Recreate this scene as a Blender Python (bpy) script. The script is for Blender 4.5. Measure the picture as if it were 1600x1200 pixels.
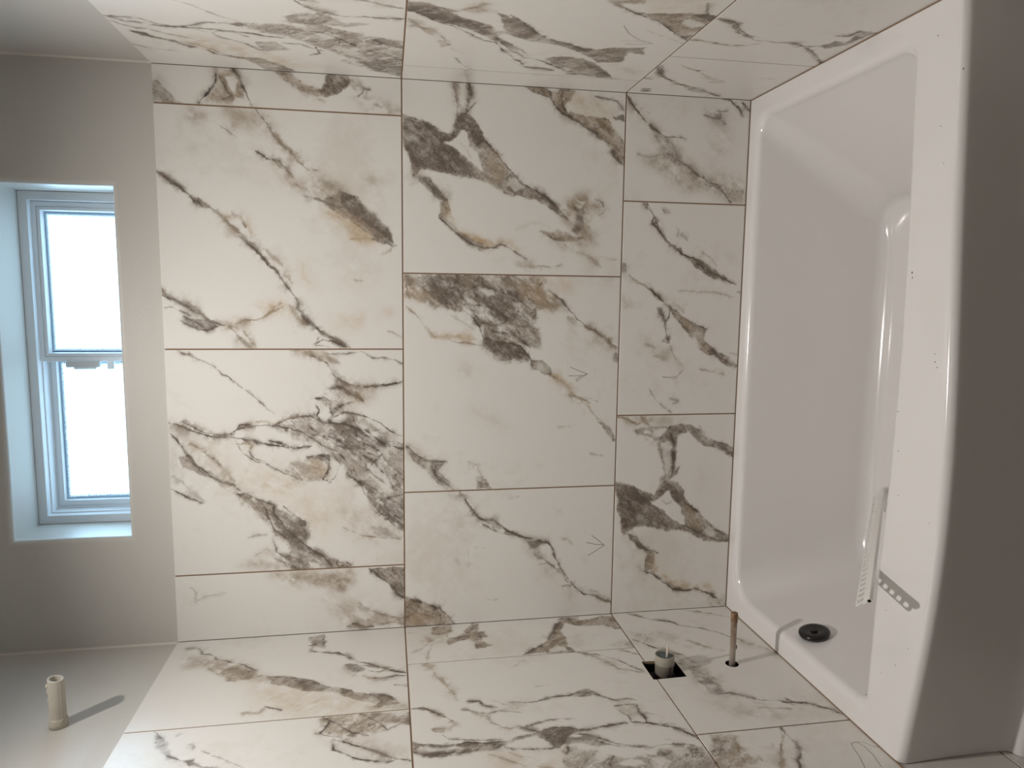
import bpy, bmesh, math, random
import numpy as np
from mathutils import Vector, Matrix

for _o in list(bpy.data.objects):
    bpy.data.objects.remove(_o)
SC = bpy.context.scene
COLL = SC.collection
Z0 = 1.46          # all heights below are measured from the joint between the two upper tile courses, 1.46 m above the floor

# ---------------------------------------------------------------- camera (phone held on its side, looking slightly down)
def _rot(a, b, c):
    ca, sa, cb, sb, cc, sc = np.cos(a), np.sin(a), np.cos(b), np.sin(b), np.cos(c), np.sin(c)
    Rx = np.array([[1,0,0],[0,ca,-sa],[0,sa,ca]]); Ry = np.array([[cb,0,sb],[0,1,0],[-sb,0,cb]]); Rz = np.array([[cc,-sc,0],[sc,cc,0],[0,0,1]])
    return Rz @ Ry @ Rx
CM = _rot(0.1229, -0.1714, -0.0091) @ np.array([[0,0,-1],[-1,0,0],[0,1,0]], float)
cam_d = bpy.data.cameras.new('camera'); cam = bpy.data.objects.new('camera', cam_d); COLL.objects.link(cam)
cam_d.sensor_width = 36.0; cam_d.sensor_fit = 'HORIZONTAL'; cam_d.lens = 1129.7354/1600*36; cam_d.clip_start = .02
mw = Matrix.Identity(4)
for i in range(3):
    mw[i][0] = CM[0][i]; mw[i][1] = -CM[1][i]; mw[i][2] = -CM[2][i]
mw[0][3], mw[1][3], mw[2][3] = 0.9447, -1.9915, 0.0451+Z0
cam.matrix_world = mw
SC.camera = cam

# ---------------------------------------------------------------- light
SC.view_settings.view_transform = 'Standard'; SC.view_settings.look = 'None'
SC.view_settings.gamma = 1.0; SC.view_settings.use_curve_mapping = False
SC.view_settings.exposure = 0.0
SPOT_W, SKY_E, FILL_W = 76.0, 22.0, 1.2
world = bpy.data.worlds.new('sky'); SC.world = world; world.use_nodes = True
wn = world.node_tree.nodes; wn['Background'].inputs[0].default_value = (.66, .85, 1.0, 1); wn['Background'].inputs[1].default_value = 4.0
sd = bpy.data.lights.new('downlight_beam', 'SPOT'); sd.energy = SPOT_W; sd.color = (1.0, .955, .905)
sd.spot_size = math.radians(150); sd.spot_blend = 1.0; sd.shadow_soft_size = .022
so = bpy.data.objects.new('downlight_beam', sd); so.location = (.70, -.85, 1.24+Z0); COLL.objects.link(so)
# bright high sky on the window side of the house, coming down through the obscured glass
wd_ = bpy.data.lights.new('high_sky', 'SUN'); wd_.energy = SKY_E; wd_.color = (.58, .80, 1.0); wd_.angle = math.radians(75)
wo = bpy.data.objects.new('high_sky', wd_); wo.location = (.75, 1.6, 1.75+Z0); wo.rotation_euler = Vector((0, .88, .48)).to_track_quat('Z', 'Y').to_euler(); COLL.objects.link(wo)
# weak fill added behind the camera; no lamp is known there
vd = bpy.data.lights.new('fill_light', 'AREA'); vd.shape = 'RECTANGLE'; vd.size = .7; vd.size_y = .25; vd.energy = FILL_W; vd.color = (1.0, .86, .70)
vo = bpy.data.objects.new('fill_light', vd); vo.location = (.75, -2.55, 1.22+Z0); vo.rotation_euler = (math.radians(25), 0, 0); COLL.objects.link(vo)
# ---------------------------------------------------------------- printed marble veining
# Each record: wall, tile number on that wall, then strokes in millimetres on the wall
# (kind, width, strength, colour, x y x y ...): L vein, P body, N granular body, S cloud, A pencil mark
TW, ZT, ZB, PXM = 1.505, 0.611, -1.46, 1000.0
WALLW = {'back': 1.505, 'left': 1.10, 'right': 1.10}
Z2 = -.613; ZR = -.982
VEINS = [
('back',0,'''N 6 0.7 g 1458 -3 1460 13 1443 29 1425 47 1411 64 1407 -3
S 9 0.4 g 1470 0 1469 16 1443 39 1437 19 1446 -2
S 8 0.85 b 1501 146 1503 195 1473 211 1439 225 1413 239 1422 173 1414 109 1442 132 1470 149
P 3 0.9 w 1482 171 1488 190 1473 199 1446 192 1457 182
P 3 0.8 w 1438 193 1434 217 1417 222 1418 187
L 1.6 0.95 k 1487 150 1469 147 1440 128 1414 107
L 3 0.8 d 1504 191 1476 209 1449 218 1416 236
L 1.5 0.7 d 1487 157 1458 169 1438 184 1428 163
N 5 0.8 b 1505 289 1504 323 1484 351 1468 378 1464 412 1483 424 1504 424 1503 475 1484 475 1461 453 1448 423 1449 388 1462 353 1479 323
N 4 0.8 d 1501 422 1503 445 1492 475 1462 452 1453 418 1459 388 1465 416
L 4 0.7 g 1499 470 1483 496 1472 527
S 7 0.7 b 1454 490 1447 547 1420 610 1410 568 1423 526
P 3 0.9 w 1452 500 1452 537 1442 547 1429 530 1440 511
P 3 0.9 w 1416 526 1431 542 1421 573 1410 568
P 2 0.95 w 1457 450 1481 475 1461 498 1455 475
L 2 0.7 d 1455 498 1466 508 1474 514
L 3 0.35 b 1459 352 1439 387 1435 418
L 2 0.3 b 1489 79 1484 88'''),
('back',1,'''S 9 0.7 b 1402 80 1400 102 1382 123 1369 103 1378 81 1383 96
S 12 0.55 b 1411 168 1411 246 1377 273 1357 265 1364 220 1373 191
S 9 0.4 b 1408 158 1407 177 1363 195 1353 188
L 3.2 0.75 g 1416 241 1377 268 1348 287 1322 311 1294 336 1272 356 1263 386
L 2.5 0.7 b 1311 316 1284 343 1262 368 1264 392
L 1 0.4 d 1373 142 1352 170 1333 199
L 4 0.4 b 1357 280 1319 319 1294 339
L 2 0.85 d 1303 243 1286 270 1282 293 1265 310 1252 322
L 4 0.55 b 1281 283 1262 310 1242 327
S 10 0.8 b 1237 312 1228 363 1241 414 1211 455 1184 434 1199 408 1202 367 1217 326
S 8 0.5 g 1240 388 1238 419 1211 466 1191 476 1215 429
L 3 0.8 d 1196 359 1190 393 1181 421 1171 444
N 5 0.85 g 1199 419 1208 450 1199 487 1166 523 1156 544 1130 560 1109 581 1088 584 1095 560 1107 522 1123 496 1148 460 1183 408
N 4 0.7 d 1200 455 1188 492 1156 534 1125 571 1096 578 1118 538 1149 491 1174 455
S 9 0.8 o 1162 408 1158 449 1133 491 1107 522 1087 543 1088 490 1116 464 1142 428
S 12 0.4 b 1255 514 1261 551 1235 545 1229 519
L 3.2 0.85 g 1247 -2 1234 20 1216 43 1200 67 1183 86 1168 100 1158 124 1146 144 1129 163 1114 177 1086 206 1071 226
N 4 0.7 g 1186 84 1171 115 1158 124 1160 100 1172 85
L 1.3 0.9 d 1246 -2 1230 20 1214 43 1195 69 1175 88 1159 109
L 4 0.4 o 1139 163 1140 193 1120 212 1100 224
L 2 0.4 d 1150 178 1135 198 1110 212
L 6 0.35 b 1144 143 1109 172 1088 181
S 25 0.13 b 1319 101 1333 294 1225 266 1246 167'''),
('back',1,'''L 4 0.8 g 1090 194 1076 219 1056 237 1033 256 1011 272 992 289 963 310 939 324 921 334 905 330
L 1.6 0.9 d 1086 198 1058 235 1037 252 1013 266 998 285 961 310 937 327 914 335
L 4 0.4 b 1055 261 1029 286 1016 298
L 4 0.45 b 998 298 985 315 972 323
S 12 0.35 o 1035 346 986 371 964 388 959 366 981 345
L 3.6 0.8 d 910 330 892 345 872 358 851 382 835 399 824 430 801 461
L 4 0.4 b 914 313 887 330 865 351
N 4 0.5 g 838 390 826 430 810 456 799 470 806 438 824 408
L 1.6 0.8 d 808 376 819 399 817 425 801 456
L 1.5 0.7 d 824 385 806 381 801 412
L 3.6 0.85 g 959 -3 939 6 924 34 909 63 892 87 872 115 861 144
L 1.8 0.9 d 939 -2 924 26 907 58 888 87 870 115 859 149
L 1.4 0.8 d 904 0 908 21 896 41 883 66
N 4 0.55 d 876 32 874 57 872 86 868 115 864 145 853 127 844 98 852 69 863 48
L 1.6 0.85 d 872 34 859 60 848 85 846 106 857 136
L 1.4 0.8 d 881 45 868 73 855 98
S 7 0.8 b 868 145 873 196 877 213 855 204 842 178 848 152
L 2 0.8 b 864 178 875 204 873 230 884 252 896 274 905 295
S 9 0.7 o 904 235 921 296 900 300 891 256
L 1.2 0.6 b 893 271 907 274 916 296
L 5 0.65 g 855 161 833 182 810 202 799 219
L 3 0.6 b 846 195 824 211 801 228
S 16 0.22 o 1005 451 980 530 961 499 970 454
S 16 0.3 o 856 421 875 484 852 475 842 439
L 2 0.4 b 845 565 827 606
S 14 0.35 o 879 453 879 520 870 502
S 9 0.4 o 898 561 903 579 894 579
L 2 0.35 b 1050 554 1060 576 1076 585
L 1.4 0.3 d 977 481 975 504
L 3 0.75 o 1091 474 1094 514 1099 545
N 3 0.7 d 1106 536 1082 585 1076 590 1082 558 1094 532'''),
('back',2,'''L 2.2 0.8 b 799 25 786 45 779 62 772 82
L 1.3 0.9 d 788 41 784 66 770 82 761 103 750 124 734 140 725 157 711 171
L 1.1 0.6 d 711 171 695 190 677 211 658 228 637 249 623 271
L 4 0.6 b 799 310 792 341 783 367 771 389 758 406
L 2 0.85 d 778 367 767 389 758 406 741 415 723 428 709 446 699 468 692 500 694 532 698 564 707 612
P 3 0.7 g 776 407 769 429 756 442 760 422 767 409
S 8 0.6 b 797 341 787 407 769 429 760 402 783 367
L 1.4 0.6 d 783 407 782 443 783 474 787 501 771 528 771 565 768 588 755 613
L 5 0.5 g 751 411 718 432 699 459 690 495
M 5 0.9 g 696 407 699 432 695 450 676 463 657 454 634 427 616 419 639 409 658 382 668 376 677 400 674 423
L 2 0.9 d 693 409 695 432 692 455 676 472 662 495 654 504
L 1.8 0.9 d 665 376 670 400 658 418 634 415 616 422
N 4 0.7 d 690 455 685 477 661 499 666 472
S 10 0.6 b 692 455 694 532 666 527 652 504 638 467 657 454
P 3 0.6 w 644 386 644 409 616 413 611 390 626 381
L 1.8 0.8 d 647 375 635 386 616 381 597 394
L 1.6 0.7 d 634 422 646 445 652 472
L 1.6 0.7 d 611 422 625 449 619 481 609 513 595 545 570 577 555 612'''),
('back',2,'''M 9 0.8 g 595 291 613 337 623 374 601 399 606 431 610 483 593 520 571 557 559 595 553 616 270 614 294 587 330 549 371 517 411 491 445 470 480 439 508 413 528 377 553 336 576 306
M 6 0.7 d 590 399 595 457 577 504 549 546 526 578 510 557 533 503 523 450 557 414
M 6 0.8 d 452 454 428 502 393 545 369 582 384 615 270 614 318 566 371 517
P 4 0.8 w 594 478 582 520 560 541 544 525 572 499
P 5 0.7 w 475 513 465 551 420 577 392 566 421 534 450 513
P 5 0.85 w 415 475 417 502 388 507 366 496 343 512 361 480 390 472
P 5 0.6 w 527 535 520 573 487 567 499 540
P 4 0.7 w 486 418 479 450 446 444 464 423
L 2.2 0.9 d 577 504 549 535 526 578 517 616
L 2.4 0.9 d 538 551 523 584 519 616
L 1.8 0.8 d 512 482 483 529 443 561 397 583
L 1.6 0.8 d 461 508 488 529 504 551
L 1.5 0.8 d 376 544 386 577 390 615
L 2 0.9 d 590 265 606 296 613 332 615 363 598 399 592 446 578 483 550 514
L 1.8 0.8 d 563 144 576 169 586 195 591 225 593 265 584 296 575 331 553 367 530 398 519 429 490 455
L 3 0.45 b 573 164 594 195 604 235 598 266 608 291 615 348
L 2 0.9 d 606 1 600 22 586 41 570 75 559 109 558 149 554 179 548 214 536 254 533 289 529 320 531 362
L 3 0.6 g 608 30 599 56 583 80 569 109 560 144
L 1.2 0.9 d 607 27 592 54 572 85 564 114 565 159 589 180 594 205
L 2 0.8 d 550 254 541 284 532 310
S 7 0.5 g 608 1 597 46 570 65 566 21 582 0
M 5 0.8 g 478 293 497 325 504 361 492 397 470 386 447 407 437 386 436 344 448 313 462 288
S 6 0.6 o 492 345 495 382 464 402 445 396 454 370
N 4 0.85 d 504 345 506 382 508 408 491 413 483 402 498 376
L 2 0.85 d 504 345 506 377 503 410 470 407 442 391 431 412
L 1.5 0.8 d 524 198 508 207 488 242 468 272 454 303 439 339
L 2 0.6 b 527 198 538 208 546 193 541 163
L 2.2 0.85 d 577 2 555 20 529 34 510 48 488 67 468 91 452 105 440 130 431 159 417 174
N 4 0.6 g 510 23 512 53 485 71 463 100 455 90 474 61 486 32
N 3 0.7 d 471 86 473 101 454 103 457 90
N 3 0.5 g 440 120 445 140 436 160 423 139 424 124
L 2.6 0.7 b 544 49 530 78 508 102 491 121 467 141 444 160
L 1.3 0.7 d 527 83 505 107 489 124
S 12 0.4 b 555 40 538 83 494 126 450 155 422 179 434 154 484 106 533 59
S 25 0.2 o 531 143 486 222 446 292 416 343 374 448 320 517 325 394 380 291 443 190
S 14 0.5 o 447 251 434 313 413 286 420 240
S 14 0.45 o 351 326 337 394 292 393 315 368
S 18 0.3 b 346 447 343 517 283 593 262 543 276 489
N 4 0.35 g 309 517 296 555 265 603 264 554 280 527
L 1.5 0.8 d 564 367 558 398 535 429 523 461 495 492 449 524 420 556
L 1.5 0.75 d 592 451 572 477 545 482 533 514 513 546
L 1.6 0.8 d 561 488 555 520 537 557 542 589 531 616
L 1.4 0.7 d 504 551 465 578 447 605
L 1.6 0.8 d 446 460 428 491 394 502 371 528 342 539 312 576 282 609
L 1.4 0.7 d 364 555 330 566 306 593
L 1.4 0.7 d 513 419 480 439 447 423 426 401
L 1.6 0.75 d 591 358 563 388 551 430 529 456
L 1.4 0.8 d 552 163 519 182 497 212 480 252
L 1.6 0.7 b 301 441 282 479 269 527 262 603
M 6 0.95 g 409 166 405 199 382 229 372 265 347 285 329 321 311 346 277 356 254 350 230 382 205 424 189 456 185 317 201 294 229 292 257 298 281 262 303 258 332 233 366 208 378 183
N 5 0.6 d 370 259 346 290 317 336 283 346 249 340 204 334 186 354 189 307 223 297 251 308 286 283 309 258
P 4 0.8 w 332 248 320 263 297 278 303 263 315 250
P 4 0.8 w 270 257 263 283 246 298 229 287 236 266
P 3 0.8 w 212 350 202 371 188 376 195 354
L 1.7 0.85 d 365 239 332 248 298 263 280 288
L 2.4 0.9 d 406 166 405 189 388 219 373 260 348 264 308 289 278 319 260 340 224 382 194 413
L 1.6 0.8 d 369 285 349 300 322 336 311 341
N 3 0.8 d 334 318 322 341 300 341 312 325
L 1.4 0.75 d 270 257 242 261 223 292
L 2 0.5 p 282 190 291 216 293 242
S 10 0.5 b 202 167 217 204 220 245 212 287 189 302 190 234
L 1.4 0.6 d 223 256 212 287 195 294
L 3 0.4 b 234 204 249 236 231 256
L 1.3 0.8 d 428 -1 414 19 397 48 385 78
L 5 0.3 p 460 2 443 30 404 63 388 83
S 16 0.3 p 553 -2 518 19 465 7 482 -3'''),
('back',3,'''S 9 0.75 b 178 254 179 338 177 461 140 466 113 433 133 390 142 327 156 285
L 4 0.4 g 148 423 152 455 124 444 119 428
N 4 0.75 g 180 515 181 614 90 613 112 586 143 553
L 2 0.85 d 180 515 153 542 128 569 103 591 87 613
S 16 0.45 b 92 390 81 487 35 552 37 613 -4 613 -2 497 25 442
L 3 0.6 g 78 481 55 514 38 552 22 613
P 5 0.8 w 64 476 44 503 18 541 11 524 34 481 47 465
L 2 0.9 d 21 464 10 491 5 524
L 3 0.7 g 16 448 6 508 14 563 8 613
L 2 0.25 p 154 39 136 53 108 47 123 78 131 129
L 3 0.5 b 27 508 12 552 26 607'''),
('back',4,'''S 6 0.8 g 1505 739 1507 795 1471 793 1447 789 1454 805 1428 785 1412 779 1420 753 1445 752 1475 747
P 4 0.75 w 1497 756 1501 776 1464 779 1439 769 1451 760
L 2.6 0.85 d 1505 785 1477 790 1452 784 1428 779
L 2 0.7 g 1502 744 1469 752 1439 755 1414 750
L 2 0.85 d 1454 805 1431 785 1415 769
N 5 0.93 g 1412 608 1405 646 1389 690 1370 728 1379 741 1407 746 1424 766 1416 789 1395 815 1362 828 1344 838 1320 871 1283 897 1246 934 1229 978 1198 1019 1167 1050 1185 1019 1209 965 1217 925 1226 885 1256 838 1264 799 1265 754 1276 696 1280 658 1257 639 1291 636 1340 614
N 4 0.75 d 1407 611 1386 690 1361 734 1315 760 1286 806 1269 780 1278 702 1285 645 1340 617
N 3 0.6 d 1401 744 1421 766 1407 798 1374 824 1346 821 1348 802 1379 789 1380 760 1358 738
P 2.5 0.95 w 1349 717 1358 744 1381 770 1372 782 1342 792 1324 815 1280 828 1298 799 1316 773 1339 747
L 1 0.4 p 1347 766 1329 786 1348 792
L 1 0.4 p 1329 786 1310 796
L 2 0.9 d 1342 808 1356 831 1323 864 1286 897 1247 938 1226 985 1192 1033 1160 1061
S 5 0.5 o 1337 838 1314 877 1280 894 1250 871 1275 845
P 3 0.6 w 1267 898 1262 917 1237 938 1227 915 1245 894
L 1.3 0.7 d 1244 871 1267 898 1277 911
L 2 0.8 d 1235 965 1210 1005 1179 1047
S 8 0.75 b 1212 1063 1226 1087 1224 1121 1202 1129 1209 1156 1190 1171 1170 1157 1189 1136 1182 1122 1116 1138 1109 1103 1128 1075 1167 1050 1192 1033
P 2 0.7 w 1210 1087 1208 1115 1198 1108
N 4 0.6 d 1190 1081 1191 1108 1142 1109 1115 1089 1128 1075 1155 1088
L 1.6 0.8 d 1215 1142 1203 1163 1183 1171 1173 1157
N 4 0.8 b 1122 987 1123 1021 1133 1034 1112 1076 1109 1110 1095 1069 1101 1028
S 8 0.45 b 1100 1014 1099 1083 1123 1131 1091 1159 1083 1111 1075 1049
L 4 0.3 f 1124 919 1145 966 1133 1014 1106 987
L 5 0.85 g 1279 638 1255 651 1243 680 1219 699 1201 725 1188 728
N 4 0.8 d 1258 645 1253 680 1225 706 1201 728 1197 715 1218 683 1242 658
N 4 0.8 b 1191 715 1198 735 1170 740 1151 731 1150 712 1169 710
S 4 0.9 o 1182 738 1157 744 1126 761 1108 807 1096 846 1081 880 1073 833 1088 794 1119 754 1151 731
N 3 0.55 g 1156 710 1144 735 1120 761 1089 807 1077 846 1074 873 1071 820 1088 780 1125 735
L 1.8 0.9 d 1150 712 1128 735 1104 767 1082 800 1073 846 1083 880 1065 913 1045 947
S 7 0.6 o 1090 880 1091 920 1059 934 1068 900
S 7 0.6 b 1033 924 1037 961 1014 948 1013 931
L 2.4 0.5 b 1023 954 1028 1022 1035 1050
N 5 0.85 b 1506 937 1506 987 1493 1014 1503 1027 1500 1074 1481 1067 1461 1044 1442 1055 1432 1102 1434 1143 1429 1171 1405 1192 1367 1219 1309 1221 1334 1194 1365 1172 1389 1137 1407 1110 1427 1062 1453 1028 1477 1007 1491 967
L 2.4 0.85 d 1496 1007 1471 1014 1441 1041 1424 1075 1395 1124 1378 1165 1340 1194 1309 1221
L 1.8 0.8 d 1448 1048 1467 1041 1480 1051
N 4 0.8 k 1438 1188 1444 1218 1432 1219 1432 1198
S 12 0.45 o 1493 1067 1484 1135 1449 1184 1434 1136 1450 1075
L 1.6 0.6 d 1491 1135 1482 1197 1457 1218
P 4 0.8 w 1505 1007 1505 1033 1494 1030 1495 1013
L 1.5 0.35 b 1069 1090 1050 1139 1024 1165
L 3 0.4 b 1057 1125 1037 1154
L 1 0.3 b 1057 1160 1050 1213'''),
('back',7,'''S 10 0.6 b 1502 1223 1459 1259 1430 1303 1399 1346 1375 1383 1349 1391 1311 1436 1274 1496 1257 1570 1223 1590 1228 1535 1253 1460 1254 1409 1282 1351 1319 1292 1337 1264 1339 1320 1366 1326 1422 1289 1459 1246 1483 1221
L 1.8 0.85 d 1496 1225 1471 1245 1441 1274 1411 1310 1393 1346 1391 1400
N 4 0.45 g 1416 1296 1387 1354 1349 1384 1317 1407 1328 1349 1346 1327 1372 1326
L 2 0.6 d 1347 1348 1329 1392 1298 1436 1273 1474 1264 1503 1222 1542
L 1.4 0.6 p 1343 1256 1335 1292 1344 1348
S 12 0.5 b 1288 1510 1290 1568 1244 1593 1242 1541 1261 1504
S 16 0.28 b 1446 1487 1435 1531 1369 1535 1300 1487 1353 1477
N 4 0.7 d 1462 1483 1466 1501 1452 1509 1448 1491
L 1.2 0.7 d 1458 1472 1472 1493 1472 1522
L 1.2 0.6 d 1453 1498 1431 1517
L 1 0.5 d 1457 1451 1449 1487
S 8 0.35 p 1477 1457 1477 1522 1427 1517 1432 1481
L 1.6 0.7 d 1509 1495 1500 1528 1479 1555 1459 1567
L 3 0.8 d 1494 1563 1480 1580 1470 1595
L 3 0.5 b 1466 1266 1455 1295
S 10 0.25 b 1218 1240 1216 1268 1222 1254
L 1.4 0.5 d 1266 1459 1255 1526 1250 1585'''),
('back',5,'''M 5 1.05 g 1000 618 1003 910 997 990 972 1002 950 1014 922 1038 899 1026 910 991 893 974 848 981 814 996 797 993 800 970 808 935 768 965 760 936 768 889 786 855 803 821 825 832 853 826 881 803 906 769 903 730 913 686 929 653 932 618
N 5 0.65 d 995 675 996 758 969 780 925 769 919 719 941 686
N 5 0.5 d 969 792 965 853 926 905 887 940 870 888 898 843 925 809
N 4 0.7 d 960 876 955 922 927 939 927 910
N 4 0.6 d 808 821 819 855 808 900 785 947 767 965 763 912 786 855
P 4 0.8 w 964 814 962 853 948 859 942 837
P 4 0.7 w 939 775 936 797 923 809 925 786
S 8 0.6 o 967 621 962 664 930 686 929 653 932 618
P 3 0.8 w 800 964 794 993 774 1005 768 970 797 941 817 918
L 1.6 0.85 d 908 764 886 798 859 820 825 832 814 889 802 935 768 965
L 1.6 0.8 d 920 769 920 814 909 865 882 900
L 1.4 0.8 d 870 826 859 866 870 894 887 900
L 1.4 0.75 d 958 780 975 819 954 876 943 922 910 957
L 1.4 0.75 d 853 832 842 877 831 923 800 964
S 10 0.6 o 988 921 983 984 945 1026 917 1044 899 1015 921 968 955 944
L 1.6 0.75 d 959 1014 934 1049 903 1073 877 1103 860 1121 849 1152 829 1182 802 1216
S 8 0.5 g 956 1014 922 1055 877 1086 911 1055 933 1020
L 4 0.55 b 888 1068 863 1104 852 1146 826 1182 799 1213
S 14 0.4 o 992 990 990 1083 962 1072 967 1025
S 14 0.3 b 997 1148 995 1195 986 1178
S 14 0.35 b 849 1146 820 1194 797 1189 820 1146
S 9 0.4 b 950 979 911 1038 916 1003
L 1.3 0.8 b 910 620 885 648 858 672 833 692 828 719 817 747 814 781 808 818
L 4 0.6 o 833 686 828 731 831 775 822 815
L 1.2 0.3 b 903 719 870 770 847 809
P 2 0.75 g 764 970 761 1000 745 1023 728 1027 725 1009 736 994 746 971
L 1.3 0.9 d 764 970 762 1000 745 1023 728 1027 725 1006 736 994 745 971 762 969
L 4 0.7 o 725 1024 710 1054 687 1072 663 1090 645 1127 615 1152
L 2 0.6 b 728 1018 698 1060 669 1084 645 1115 615 1152 591 1177 566 1205 536 1218
N 3 0.7 g 588 1171 578 1201 554 1211 533 1215 552 1196 573 1183
L 1 0.4 p 663 1078 657 1127 644 1163
L 4 0.5 g 663 1078 657 1109 639 1142
L 3 0.55 p 785 1214 762 1217
S 9 0.6 b 535 617 523 646 491 674 485 652 509 618
L 1.6 0.85 d 527 617 506 641 491 669 481 691 482 725
N 6 0.5 g 521 618 500 652 484 691 484 720 455 703 425 731 394 771 392 742 426 697 456 674 486 641
L 2.4 0.6 d 473 686 444 697 419 725 395 754
L 3 0.5 b 477 788 466 817 439 829
N 5 0.6 g 434 814 436 837 400 852 401 820
L 4 0.4 b 457 817 433 835
L 1.2 0.3 b 570 1045 575 1092
S 14 0.25 b 752 776 740 810 718 798 735 764
S 14 0.22 b 626 805 608 856 573 891 591 839
L 2 0.3 b 569 1081 577 1098
A 0.8 0.7 d 745 1080 733 1110 725 1131 720 1113 720 1076
A 0.8 0.7 d 725 1131 712 1110 704 1101 710 1097 721 1116
L 2 0.35 b 496 1149 486 1186'''),
('back',6,'''S 6 0.75 g 395 725 396 754 380 773 373 764 384 735
L 3.6 0.85 g 391 764 370 778 337 798 316 818 303 842 297 862 280 887 262 912 247 943
L 1.8 0.9 d 373 776 350 793 327 808 306 832 307 862 291 882 264 912 250 943 243 973
L 1.2 0.75 d 298 832 277 857 265 882 254 912
L 1.2 0.7 d 292 857 266 872 287 862 275 887
N 4 0.8 d 236 963 235 993 229 1009 217 988 215 973
S 7 0.6 g 250 943 241 978 234 1014 209 994 187 1014 194 989 216 963
L 2 0.8 d 235 993 228 1024 207 1040 180 1050 148 1067 115 1088 90 1109 70 1136 60 1173 45 1200 35 1227
L 4 0.55 b 194 989 182 1020 160 1035 137 1067 105 1088
L 1.6 0.7 d 191 989 182 1015 166 1030 149 1051
P 4 0.8 w 219 1004 217 1029 191 1035 198 1009
L 1.4 0.6 g 167 1005 166 1025 152 1046
S 14 0.3 b 161 1015 138 1056 107 1047 130 1015
L 4 0.5 b 95 1068 96 1099
L 3 0.5 b 69 1162 43 1195 41 1221
S 14 0.25 b 79 1078 83 1104 41 1100 52 1084
L 3 0.4 p 80 1157 73 1181
L 3.5 0.45 g 335 1042 319 1063
L 4 0.35 b 234 1065 228 1085 214 1101
N 5 0.8 b 92 613 81 633 71 667 51 701 34 725 1 747 0 612
L 3 0.85 d 81 628 74 652 60 681 45 711 26 730 4 745
L 1.4 0.7 d 26 612 42 642 32 671 20 696
S 4 0.5 o 41 618 43 667 10 696 5 623
L 1.3 0.4 p 365 911 372 941
L 3 0.2 p 196 754 180 764
L 2 0.35 p 228 813 224 843
L 2 0.3 p 70 849 65 879
S 20 0.2 b 336 754 299 803 281 764
L 3 0.25 p 214 789 173 794
A 0.8 0.8 d 246 1157 231 1176 215 1195 218 1169 225 1141
A 0.8 0.8 d 214 1195 198 1169 185 1146'''),
('back',8,'''L 3.6 0.75 g 1208 1287 1187 1302 1164 1320 1140 1327 1114 1342 1095 1363 1077 1393
L 1.6 0.9 d 1208 1296 1172 1314 1150 1310 1137 1327 1114 1345 1090 1375 1072 1399 1064 1428 1054 1452 1032 1483 1014 1514 997 1538 984 1569
L 1.3 0.7 d 1148 1310 1153 1323 1140 1327
N 3 0.8 d 1085 1387 1091 1398 1074 1400 1073 1393
N 5 0.75 g 1064 1417 1056 1452 1038 1489 1011 1526 987 1569 989 1539 1008 1496 1029 1459
L 2.4 0.8 d 1045 1453 1024 1483 1008 1520 984 1569
L 1.6 0.6 p 1191 1342 1183 1348
L 4 0.3 p 1194 1336 1184 1360
L 2 0.55 p 1147 1381 1136 1390 1120 1388
L 2 0.5 p 1126 1397 1107 1421
L 2 0.5 b 1078 1463 1057 1494 1038 1512
L 2 0.7 d 962 1576 958 1591
N 4 0.75 d 1041 1222 1039 1236 1020 1241 1011 1228 1017 1222
S 6 0.4 p 1052 1220 1031 1245 1006 1240 1009 1222
L 2 0.8 b 1006 1246 988 1275 967 1310 948 1334 929 1358 910 1376
L 1.4 0.85 d 969 1304 942 1340 915 1370 896 1389 882 1419 866 1449
N 5 0.85 b 918 1370 899 1400 877 1437 857 1491 829 1481 812 1493 787 1525 773 1550 750 1587 741 1582 750 1551 779 1519 784 1489 801 1470 829 1457 835 1433 857 1414 885 1389
L 2 0.75 d 807 1500 779 1525 756 1557 745 1588
L 1.6 0.75 d 868 1449 857 1488
L 3 0.85 d 918 1335 896 1348 871 1359 846 1361 818 1368
L 1.6 0.8 d 821 1351 815 1371
L 2 0.7 d 874 1360 890 1371 907 1374
L 2 0.45 b 807 1375 784 1384 768 1397
L 4 0.4 b 929 1381 902 1418
L 3 0.4 b 812 1298 801 1334
L 4 0.45 b 779 1329 765 1365
L 2 0.6 b 714 1358 712 1396 731 1419
L 2.4 0.5 b 736 1473 727 1509 721 1546
L 2 0.35 b 962 1398 960 1457 964 1504 953 1540 945 1571
L 2.6 0.3 b 768 1394 739 1419
L 1.4 0.6 p 678 1318 652 1339 629 1364 609 1389
L 3 0.4 p 649 1381 643 1411 632 1394
L 6 0.25 b 944 1231 922 1237 922 1260
L 2.4 0.35 p 784 1561 778 1586
L 1.2 0.35 b 1052 1224 1051 1219
S 16 0.25 b 818 1287 812 1363 762 1406 768 1335'''),
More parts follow.
